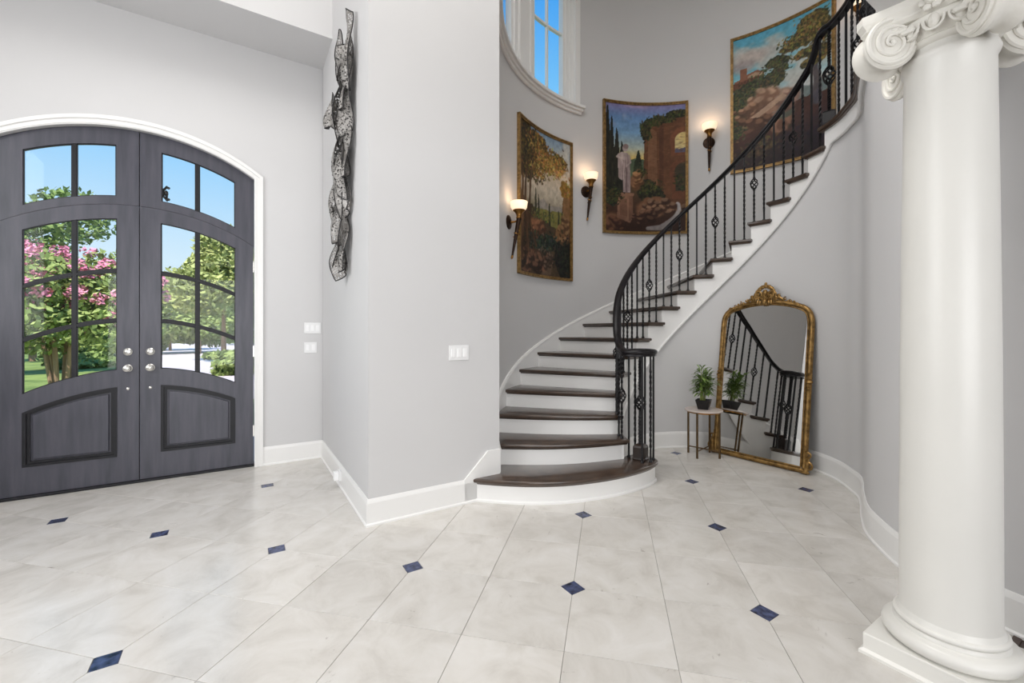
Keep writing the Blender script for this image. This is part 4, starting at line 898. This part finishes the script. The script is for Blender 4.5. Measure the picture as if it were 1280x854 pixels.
# ---------------------------------------------------------------- torch sconces
def make_sconce():
    o = empty('wall_sconce', (0, 0, 0), 'x', 'wall lamp', 'torch sconces on the curved stair wall')
    RY = Matrix.Rotation(radians(90), 3, 'Y')
    pl = MB().lathe([(0.078, 0.0), (0.078, 0.010), (0.070, 0.016), (0.056, 0.020), (0.040, 0.022), (0.020, 0.034), (0.001, 0.036)], (0, 0, 0), 28, RY)
    pl.build('backplate', M['bronze'], o, True)
    MB().tube([(0.02, 0, 0), (0.05, 0, -0.002), (0.08, 0, 0.0), (0.108, 0, 0.008)], [0.016, 0.012, 0.011, 0.013], 10).build('arm', M['brass'], o, True)
    ax = lambda z: 0.118 + 0.19*z
    rings = [[(ax(z)+r*cos(2*pi*j/16), r*sin(2*pi*j/16), z) for j in range(16)] for r, z in ((0.004, -0.405), (0.011, -0.395), (0.012, -0.36), (0.017, -0.25), (0.021, -0.14), (0.025, -0.02), (0.027, 0.03))]
    MB().rings(rings).build('torch_handle', M['bronze'], o, True)
    MB().rings([[(ax(z)+r*cos(2*pi*j/16), r*sin(2*pi*j/16), z) for j in range(16)] for r, z in ((0.003, -0.412), (0.014, -0.40), (0.014, -0.375), (0.0128, -0.372))]).build('tip', M['brass'], o, True)
    pts = [(ax(-0.10-0.07*i/20)+0.027*cos(2*pi*1.6*i/20), 0.027*sin(2*pi*1.6*i/20), -0.10-0.07*i/20) for i in range(21)]
    MB().tube(pts, 0.0055, 6).build('ribbon', M['brass'], o, True)
    cz = 0.03
    MB().rings([[(ax(cz)+0.02*(z-cz)+r*cos(2*pi*j/24), r*sin(2*pi*j/24), z) for j in range(24)] for r, z in ((0.027, 0.03), (0.034, 0.036), (0.028, 0.05), (0.032, 0.075), (0.046, 0.098), (0.066, 0.115), (0.070, 0.122), (0.060, 0.124))]).build('cup', M['brass'], o, True)
    MB().rings([[(ax(cz)+r*cos(2*pi*j/28), r*sin(2*pi*j/28), z) for j in range(28)] for r, z in ((0.05, 0.120), (0.072, 0.124), (0.088, 0.150), (0.094, 0.185), (0.097, 0.212), (0.093, 0.212), (0.088, 0.185), (0.078, 0.15), (0.04, 0.13))]).build('glass_shade', M['shade'], o, True)
    return o
sc0 = make_sconce()
SC = [(128.1, 2.567, 'lit torch sconce overlapping the edge of the forest painting'), (84.4, 3.295, 'torch sconce with lit bowl shade between the forest and ruin paintings'),
      (36.4, 4.009, 'torch sconce with lit bowl shade between the ruin and castle paintings'), (-10.5, 4.86, 'torch sconce on the landing wall behind the upper balusters')]
for i, (a, z, lb) in enumerate(SC):
    o = sc0 if i == 0 else copy_tree(sc0)
    x, y = cp(a, ROUT); o.location = (x, y, z); o.rotation_euler = (0, 0, radians(a+180)); o['label'] = lb
    hx, hy = cp(a, ROUT-0.15); light('sconce_bulb', 'POINT', (hx, hy, z+0.26), (0, 0, 0), 1.1, 0.06, col=(1, 0.70, 0.45))

# ---------------------------------------------------------------- perforated metal wall sculpture
ws = empty('wall_sculpture', (0.755, 3.65, 2.85), 'tall wall sculpture of rippled perforated grey metal sheets', 'sculpture')
rs_ = random.Random(21)
def ribbon(z0, z1, vc, wid, prot, ph, lean):
    nu, nv = 30, 11; g = []; hgt = z1-z0
    for i in range(nu):
        t = i/(nu-1); row = []; taper = min(1, (sin(pi*(0.05+0.90*t)))**0.4); wv = sin(2*pi*hgt*1.9*t+ph)
        for j in range(nv):
            s = j/(nv-1)-0.5
            z = z0+t*hgt+0.035*sin(2.5*s+ph)
            v = vc+lean*(t-0.5)+s*wid*taper*(0.85+0.2*wv)+0.018*sin(9*t+ph)
            u = 0.755-prot*(0.62+0.38*sin(2*pi*hgt*1.6*t+1.7*ph+s*2.6))-0.035*cos(s*4.2+ph*1.3)*taper-0.02
            row.append((min(u, 0.748), v, z))
        g.append(row)
    o = MB().grid(g).build('sheet', M['sculpt'], ws, ang=180, fix=False, solid=0.002)
    rim = [g[0][j] for j in range(nv)] + [g[i][-1] for i in range(1, nu)] + [g[-1][j] for j in range(nv-2, -1, -1)] + [g[i][0] for i in range(nu-2, -1, -1)]
    MB().tube(rim, 0.0045, 5).build('rim', M['sculpt_edge'], o)
SH = [(3.30, 3.90, 3.45, 0.20, 0.06, 0.4, -0.05), (3.36, 3.80, 3.60, 0.20, 0.09, 2.0, 0.05), (2.95, 3.55, 3.50, 0.22, 0.07, 3.6, 0.02), (3.05, 3.60, 3.68, 0.20, 0.10, 1.0, -0.05), (3.12, 3.42, 3.82, 0.22, 0.135, 4.4, 0.05),
      (2.62, 3.20, 3.54, 0.22, 0.06, 5.2, 0.04), (2.66, 3.22, 3.72, 0.20, 0.085, 0.9, -0.06), (2.30, 2.86, 3.60, 0.24, 0.07, 2.8, 0.05), (2.40, 2.86, 3.78, 0.20, 0.095, 4.1, -0.03), (2.02, 2.56, 3.66, 0.24, 0.065, 1.6, 0.06),
      (1.92, 2.44, 3.80, 0.20, 0.09, 5.8, -0.04), (1.80, 2.14, 3.74, 0.20, 0.075, 3.1, 0.05)]
SH += [(3.16, 3.72, 3.53, 0.20, 0.08, 5.0, 0.03), (2.80, 3.40, 3.62, 0.22, 0.075, 2.3, -0.04), (2.46, 3.02, 3.64, 0.22, 0.08, 0.1, 0.04), (2.12, 2.70, 3.70, 0.22, 0.085, 3.7, -0.05), (1.86, 2.34, 3.66, 0.2, 0.06, 4.9, 0.03)]
for a in SH: ribbon(1.80+(a[0]-1.80)*0.945, 1.80+(a[1]-1.80)*0.945, *a[2:])

# ---------------------------------------------------------------- leaning mirror
BL, BRp = Vector((4.493, 2.881)), Vector((4.525, 1.947)); mm = (BL+BRp)/2
mir = empty('floor_mirror', (mm.x, mm.y, 0.004), 'arched gilt floor mirror with carved crest leaning on the curved wall', 'mirror', rot=(radians(-7.0), 0, atan2(BRp.y-BL.y, BRp.x-BL.x)))
half = [(0.445, 0.024), (0.445, 0.5), (0.445, 1.0), (0.445, 1.40), (0.441, 1.48), (0.424, 1.54), (0.390, 1.585), (0.335, 1.615), (0.24, 1.646), (0.12, 1.668), (0.0, 1.676)]
hs = [(p.x, p.y) for p in crom([(a, b, 0) for a, b in half[3:]], 4)]
outl = half[:3] + hs
full = outl + [(-x, z) for x, z in outl[::-1][1:]]
full3 = [(x, 0, z) for x, z in full]
FP = [(0.024*cos(a)*1.0, 0.022*sin(a)) for a in [2*pi*i/12 for i in range(12)]]
w = MB(); w.sweep(full3, [(a, b) for a, b in FP], closed=True, up=(0, 1, 0)); 
fr = w.build('frame', M['gold'], mir, True, ang=50)
w = MB(); ins = offset2d(full, 0.030); 
w.tube([(x, -0.012, z) for x, z in ins] + [(ins[0][0], -0.012, ins[0][1])], 0.007, 6); w.build('inner_bead', M['gold'], fr, True)
gl = offset2d(full, 0.012)
MB().rings([[(x, y, z) for x, z in gl] for y in (-0.004, 0.006)]).build('glass', M['mirror'], mir, True, smooth=False)
def scroll(mb, cx, cz, r, turns, a0, sgn, rad, y=-0.02, sx=1.0):
    pts = []; rr = []
    for i in range(26):
        f = i/25; a = a0+sgn*2*pi*turns*f; q = r*(1-0.82*f)
        pts.append((cx+sx*q*cos(a), y-0.006*f, cz+q*sin(a))); rr.append(rad*(1-0.35*f))
    mb.tube(pts, rr, 6)
w = MB()     # crest
for s in (-1, 1):
    scroll(w, s*0.060, 1.748, 0.052, 1.1, radians(-60 if s > 0 else 240), s, 0.013)
    scroll(w, s*0.098, 1.700, 0.034, 1.2, radians(200 if s > 0 else -20), -s, 0.011)
    w.tube([(s*0.015, -0.02, 1.70), (s*0.085, -0.022, 1.735), (s*0.088, -0.022, 1.79), (s*0.045, -0.022, 1.835), (s*0.012, -0.02, 1.850)], [0.012, 0.014, 0.014, 0.012, 0.009], 7)
    for i in range(3): w.ellipsoid((s*(0.02+0.024*i), -0.028, 1.668-0.006*(2-i)), (0.016, 0.014, 0.024), 8, 6)
w.ellipsoid((0, -0.03, 1.668), (0.034, 0.022, 0.036), 12, 8)
for i in range(5): a = radians(30+30*i); w.tube([(0.014*cos(a), -0.03, 1.69+0.014*sin(a)), (0.052*cos(a), -0.036, 1.69+0.058*sin(a))], [0.008, 0.013], 6)
w.ellipsoid((0, -0.02, 1.865), (0.016, 0.014, 0.02), 8, 6); w.ellipsoid((0, -0.026, 1.775), (0.026, 0.018, 0.032), 10, 6)
for i in range(9):
    a = radians(-10+25*i); w.ellipsoid((0.078*cos(a), -0.016, 1.765+0.075*sin(a)), (0.024, 0.016, 0.024), 8, 6)
for s in (-1, 1):
    w.tube([(s*0.09, -0.018, 1.70), (s*0.135, -0.018, 1.715), (s*0.165, -0.018, 1.70), (s*0.185, -0.016, 1.675)], [0.014, 0.016, 0.014, 0.008], 7)
    w.ellipsoid((s*0.135, -0.02, 1.735), (0.02, 0.014, 0.018), 8, 6)
w.ellipsoid((0.0, -0.006, 1.735), (0.075, 0.012, 0.055), 14, 8)
w.build('crest', M['gold'], mir, True)
w = MB()     # flower sprays along the top rail
for s in (-1, 1):
    for i in range(9):
        x = 0.14+0.028*i; z = 1.690-0.012*i*(0.3+0.085*i)+0.006*((i*7) % 3)
        w.ellipsoid((s*x, -0.014, z), (0.013, 0.012, 0.011+0.004*(i % 2)), 8, 5)
        if i % 2 == 0: scroll(w, s*x, z+0.010, 0.015, 0.9, radians(30*i), s, 0.006, -0.016)
w.build('flower_spray', M['gold'], mir, True)
for s in (-1, 1):
    w = MB()  # bottom corner acanthus
    for i in range(5): w.ellipsoid((s*(0.462+0.012*sin(i)), -0.016, 0.03+0.05*i), (0.026-0.003*i, 0.022, 0.036), 9, 6)
    scroll(w, s*0.478, 0.075, 0.042, 1.1, radians(90), -s, 0.012); scroll(w, s*0.470, 0.185, 0.034, 1.0, radians(-90), s, 0.010); w.ellipsoid((s*0.45, -0.02, 0.016), (0.05, 0.02, 0.016), 10, 6)
    w.build('corner_ornament', M['gold'], mir, True)
    w = MB()
    for i in range(-2, 3): w.ellipsoid((s*0.449, -0.008, 0.87+0.035*i), (0.032-0.006*abs(i), 0.026, 0.024), 9, 6)
    w.build('side_ornament', M['gold'], mir, True)

# ---------------------------------------------------------------- side table and plant
TX, TY, TZ = 4.28, 2.855, 0.508
tb = empty('side_table', (TX, TY, 0), 'small round blush marble table on thin bronze legs', 'table')
MB().lathe([(0.001, TZ-0.018), (0.188, TZ-0.018), (0.193, TZ-0.014), (0.193, TZ-0.004), (0.189, TZ), (0.001, TZ)], (TX, TY, 0), 48).build('table_top', M['marble'], tb, ang=40)
MB().lathe([(0.158, TZ-0.034), (0.170, TZ-0.034), (0.170, TZ-0.018), (0.158, TZ-0.018), (0.158, TZ-0.034)], (TX, TY, 0), 40).build('rim_band', M['brass'], tb)
lg = [(TX+0.168*cos(radians(a)), TY+0.168*sin(radians(a))) for a in (12, 102, 192, 282)]
for x, y in lg: MB().box((x-0.008, y-0.008, 0), (x+0.008, y+0.008, TZ-0.018)).build('leg', M['leg'], tb, smooth=False)
for i in (0, 1):
    a, b = lg[i], lg[i+2]; MB().tube([(*a, 0.075), (*b, 0.075)], 0.007, 4).build('cross_brace', M['leg'], tb, smooth=False)
pt = empty('potted_plant', (TX, TY, TZ), 'small bamboo plant in a black square pot on the marble table', 'plant')
ra = radians(25)
MB().rings([[(TX+s*cos(ra+pi/4+pi/2*j), TY+s*sin(ra+pi/4+pi/2*j), TZ+z) for j in range(4)] for s, z in ((0.072, 0), (0.105, 0.100), (0.105, 0.104), (0.096, 0.104), (0.092, 0.085))]).build('pot', M['pot'], pt, smooth=False, bevel=0.005)
MB().rings([[(TX+s*cos(ra+pi/4+pi/2*j), TY+s*sin(ra+pi/4+pi/2*j), TZ+z) for j in range(4)] for s, z in ((0.091, 0.08), (0.091, 0.088))]).build('soil', M['soil'], pt, smooth=False)
rp_ = random.Random(4)
for k in range(9):
    a = rp_.uniform(0, 2*pi); r_ = rp_.uniform(0.005, 0.05); bx, by = TX+r_*cos(a), TY+r_*sin(a); hgt = rp_.uniform(0.22, 0.36); lx, ly = rp_.uniform(-0.06, 0.06), rp_.uniform(-0.06, 0.06)
    P = lambda f: Vector((bx+lx*f*f, by+ly*f*f, TZ+0.085+hgt*f))
    sm = MB().tube([P(i/8) for i in range(9)], [0.0055-0.003*i/8 for i in range(9)], 6).build('stem', M['stem'], pt)
    w = MB()
    for q in range(34):
        f = rp_.uniform(0.28, 1.0); p = P(f); b = rp_.uniform(0, 2*pi); el_ = rp_.uniform(-0.25, 0.95); L_ = rp_.uniform(0.07, 0.14); wd = rp_.uniform(0.009, 0.015)
        d = Vector((cos(b)*cos(el_), sin(b)*cos(el_), sin(el_))); sd = Vector((-sin(b), cos(b), 0)); p = p + d*0.02
        m1 = p+d*L_*0.4+Vector((0, 0, 0.004)); m2 = p+d*L_*0.75-Vector((0, 0, 0.008*L_/0.1)); e = p+d*L_-Vector((0, 0, 0.03*L_/0.1))
        if min(m1.z, m2.z, e.z) < TZ+0.1: continue
        w.add([p, m1+sd*wd, m1-Vector((0, 0, 0.003)), m1-sd*wd, m2+sd*wd*0.7, m2-Vector((0, 0, 0.002)), m2-sd*wd*0.7, e], [(0, 1, 2), (0, 2, 3), (1, 4, 5, 2), (2, 5, 6, 3), (4, 7, 5), (5, 7, 6)])
    o = w.build('leaves', M['leaf'], sm, fix=False); o['kind'] = 'stuff'

# ---------------------------------------------------------------- switches and the plug
def switch(name, label, c, nx_, axis, wid, hgt, n, cat='switch'):
    """plate on a wall facing -v (axis 'v') or -u (axis 'u')"""
    o = empty(name, c, label, cat); x, y, z = c
    def bx(a0, a1, z0, z1, d0, d1): return MB().box((x+a0, y-d1, z+z0), (x+a1, y-d0, z+z1))
    bx(-wid/2, wid/2, -hgt/2, hgt/2, 0, 0.006).build('plate', M['plastic'], o, smooth=False, bevel=0.0025)
    for i in range(n):
        cx = (i-(n-1)/2)*wid/n*0.92
        bx(cx-0.016, cx+0.016, -0.033, 0.033, 0.004, 0.010).build('rocker', M['plastic2'], o, smooth=False, bevel=0.002)
switch('light_switch', 'three-gang white switch plate above the smaller plate by the door', (0.655, DW, 1.392), 3, 'v', 0.162, 0.116, 3)
switch('light_switch', 'two-gang white switch plate below the wider plate by the door', (0.635, DW, 1.184), 2, 'v', 0.122, 0.114, 2)
switch('light_switch', 'white switch plate on the wall at the foot of the stairs', (1.447, 3.066, 1.187), 3, 'v', 0.168, 0.116, 3)
o = empty('plug_in_freshener', (0.735, 3.96, 0.105), 'small white plug-in unit on the baseboard of the sculpture wall', 'plug')
MB().box((0.722, 3.92, 0.065), (0.740, 4.00, 0.145)).build('outlet_plate', M['plastic'], o, smooth=False, bevel=0.002)
MB().rings([[(0.740-0.018-0.040*b, 3.96+a*0.030, 0.105+c_*0.036) for a, c_ in ((-1, -1), (1, -1), (1, 1), (-1, 1))] for b in (0, 0.7, 1)]).build('body', M['plastic2'], o, smooth=False, bevel=0.006)

# ---------------------------------------------------------------- garden outside the door
def cw(X, D): A = radians(32.3); return (X*cos(A)+D*sin(A), -X*sin(A)+D*cos(A))
GZ = -0.15
struct(MB().box((-70, 5.35, GZ-0.2), (60, 120, GZ)).build('ground_lawn', M['lawn'], smooth=False))
struct(MB().box((-3.2, 5.18, GZ-0.2), (1.6, 7.2, -0.03)).build('floor_porch', M['porch'], smooth=False))
P4 = [cw(*p) for p in ((-30, 11.5), (-7.0, 13), (-5.0, 44), (-60, 40))]
P4 = [cw(*p) for p in ((-9.6, 11), (-5.5, 9.5), (-33, 55), (-49, 55))]
struct(MB().prism(P4, GZ, GZ+0.02).build('ground_drive', M['drive'], smooth=False))
def leaves(mb, rng, blobs, n, size):
    tot = sum(b[3]*b[4]*b[5] for b in blobs)
    for b in blobs:
        for q in range(int(n*b[3]*b[4]*b[5]/tot)):
            d = Vector((rng.gauss(0, 1), rng.gauss(0, 1), rng.gauss(0, 1))).normalized()*(0.55+0.5*rng.random()**0.6)
            p = Vector((b[0]+d.x*b[3], b[1]+d.y*b[4], b[2]+d.z*b[5])); s_ = size*rng.uniform(0.6, 1.4)
            a = Vector((rng.gauss(0, 1), rng.gauss(0, 1), rng.gauss(0, 1))).normalized(); c_ = a.orthogonal().normalized()*s_*0.55; e = a*s_
            mb.add([p-e*0.5, p+c_*0.5, p+e*0.5, p-c_*0.5], [(0, 1, 2, 3)])
def tree(name, label, cat, X, D, hgt, width, m, seed, n=3500, size=0.16, trunk=True, trunk_h=0.35, pink=0, stems=1, group=None):
    rng = random.Random(seed); x, y = cw(X, D); o = empty(name, (x, y, GZ), label, cat, group)
    blobs = []
    for i in range(9):
        a = rng.uniform(0, 2*pi); r_ = width*0.32*rng.random(); zc = GZ+hgt*rng.uniform(trunk_h+0.12, 0.86); k = 1-0.45*(zc-GZ)/hgt
        blobs.append((x+r_*cos(a), y+r_*sin(a), zc, width*0.30*k+0.1, width*0.30*k+0.1, hgt*0.15))
    w = MB(); leaves(w, rng, blobs, n, size); c = w.build('crown', m, o, fix=False, smooth=False); c['kind'] = 'stuff'
    if pink:
        w = MB()
        for i in range(pink):
            b = rng.choice([q_ for q_ in blobs if q_[2] > GZ+hgt*0.48] or blobs); d = Vector((rng.gauss(0, 1), rng.gauss(0, 1), rng.gauss(0, 1))).normalized(); q = (b[0]+d.x*b[3]*1.05, b[1]+d.y*b[4]*1.05, b[2]+d.z*b[5]*1.05)
            leaves(w, rng, [(q[0], q[1], q[2], 0.17, 0.17, 0.13)], 46, 0.10)
        c = w.build('blossoms', M['pink'], o, fix=False, smooth=False); c['kind'] = 'stuff'
    if trunk:
        for i in range(stems):
            a = 2*pi*i/stems+0.4; sp_ = 0.12*hgt*(stems > 1)
            MB().tube([(x+0.12*cos(a)*(stems > 1), y+0.12*sin(a)*(stems > 1), GZ-0.05), (x+sp_*0.5*cos(a), y+sp_*0.5*sin(a), GZ+hgt*0.25), (x+sp_*cos(a), y+sp_*sin(a), GZ+hgt*0.6)], [0.035*hgt/(1+0.6*(stems > 1))*0.5, 0.03*hgt*0.4, 0.012*hgt*0.4], 8).build('trunk', M['bark'], o)
tree('blossom_tree', 'small tree full of pink blossom with several pale trunks near the porch', 'tree', -10.7, 10.2, 4.0, 3.5, M['fol1'], 2, 8000, 0.15, True, 0.26, 150, 6)
tree('blossom_tree', 'shrubby pink-flowering tree behind the larger blossom tree', 'tree', -17.0, 14.0, 4.4, 3.8, M['fol3'], 12, 5000, 0.16, True, 0.25, 90, 4)
tree('leafy_tree', 'broad green tree whose top shows in the transom', 'tree', -24.5, 22.0, 9.2, 8.0, M['fol2'], 5, 6000, 0.32, True, 0.2)
tree('leafy_tree', 'tall bright green tree beyond the drive', 'tree', -14.4, 21.5, 7.6, 5.6, M['fol3'], 6, 8000, 0.28, True, 0.12)
tree('leafy_tree', 'green tree half hidden behind the tall bright one', 'tree', -21.4, 29.5, 5.6, 6.5, M['fol1'], 8, 6000, 0.34, True, 0.05)
tree('leafy_tree', 'loose pale tree seen between the door leaves', 'tree', -27.0, 34.0, 6.0, 7.0, M['fol3'], 9, 5000, 0.36, True, 0.05)
tree('leafy_tree', 'round green tree at the near side of the lawn beyond the drive', 'tree', -8.5, 24.0, 6.0, 6.0, M['fol2'], 41, 5000, 0.34, True, 0.12)
tree('leafy_tree', 'wide olive green tree far behind the round one', 'tree', -12.0, 38.0, 8.0, 9.0, M['fol3'], 42, 5000, 0.5, True, 0.08)
tree('leafy_tree', 'tall dark green tree far beyond the lawn', 'tree', -29.0, 50.0, 11.0, 11.0, M['fol2'], 43, 5000, 0.6, True, 0.08)
for i, (X, D, h_, w_, lb) in enumerate(((-9.6, 15.2, 0.8, 2.0, 'low round shrub at the near corner of the drive'), (-18.2, 18.2, 1.0, 3.0, 'low clipped shrub behind the blossom tree trunks'), (-25, 28.5, 1.6, 5.0, 'wide dark shrub at the far lawn edge'), (-40, 40, 3.6, 12, 'long hedge bank at the back of the garden'), (-45, 61, 6.5, 18, 'tall hedge bank behind the drive'), (-52, 44, 4.5, 12, 'big hedge bank far behind the lawn'))):
    tree('garden_shrub', lb, 'shrub', X, D, h_, w_, M['fol2'] if i % 2 else M['fol1'], 30+i, 3500, 0.10+0.008*D, False, 0.0, 0, 1, 'shrubs in the front garden')
# neighbouring gable seen through the stair window
x, y = cw(2.6, 18.5)
g = empty('neighbour_house', (x, y, GZ), 'pale gable roof of a house outside the stair window', 'house')
MB().box((x-3, y-2, GZ), (x+3, y+2, 9.0)).build('wall', M['roofing'], g, smooth=False)
MB().rings([[(x-3.3, yy, 8.9), (x+3.3, yy, 8.9), (x, yy, 11.5)] for yy in (y-2.2, y+2.2)]).build('roof', M['roofing'], g, smooth=False)
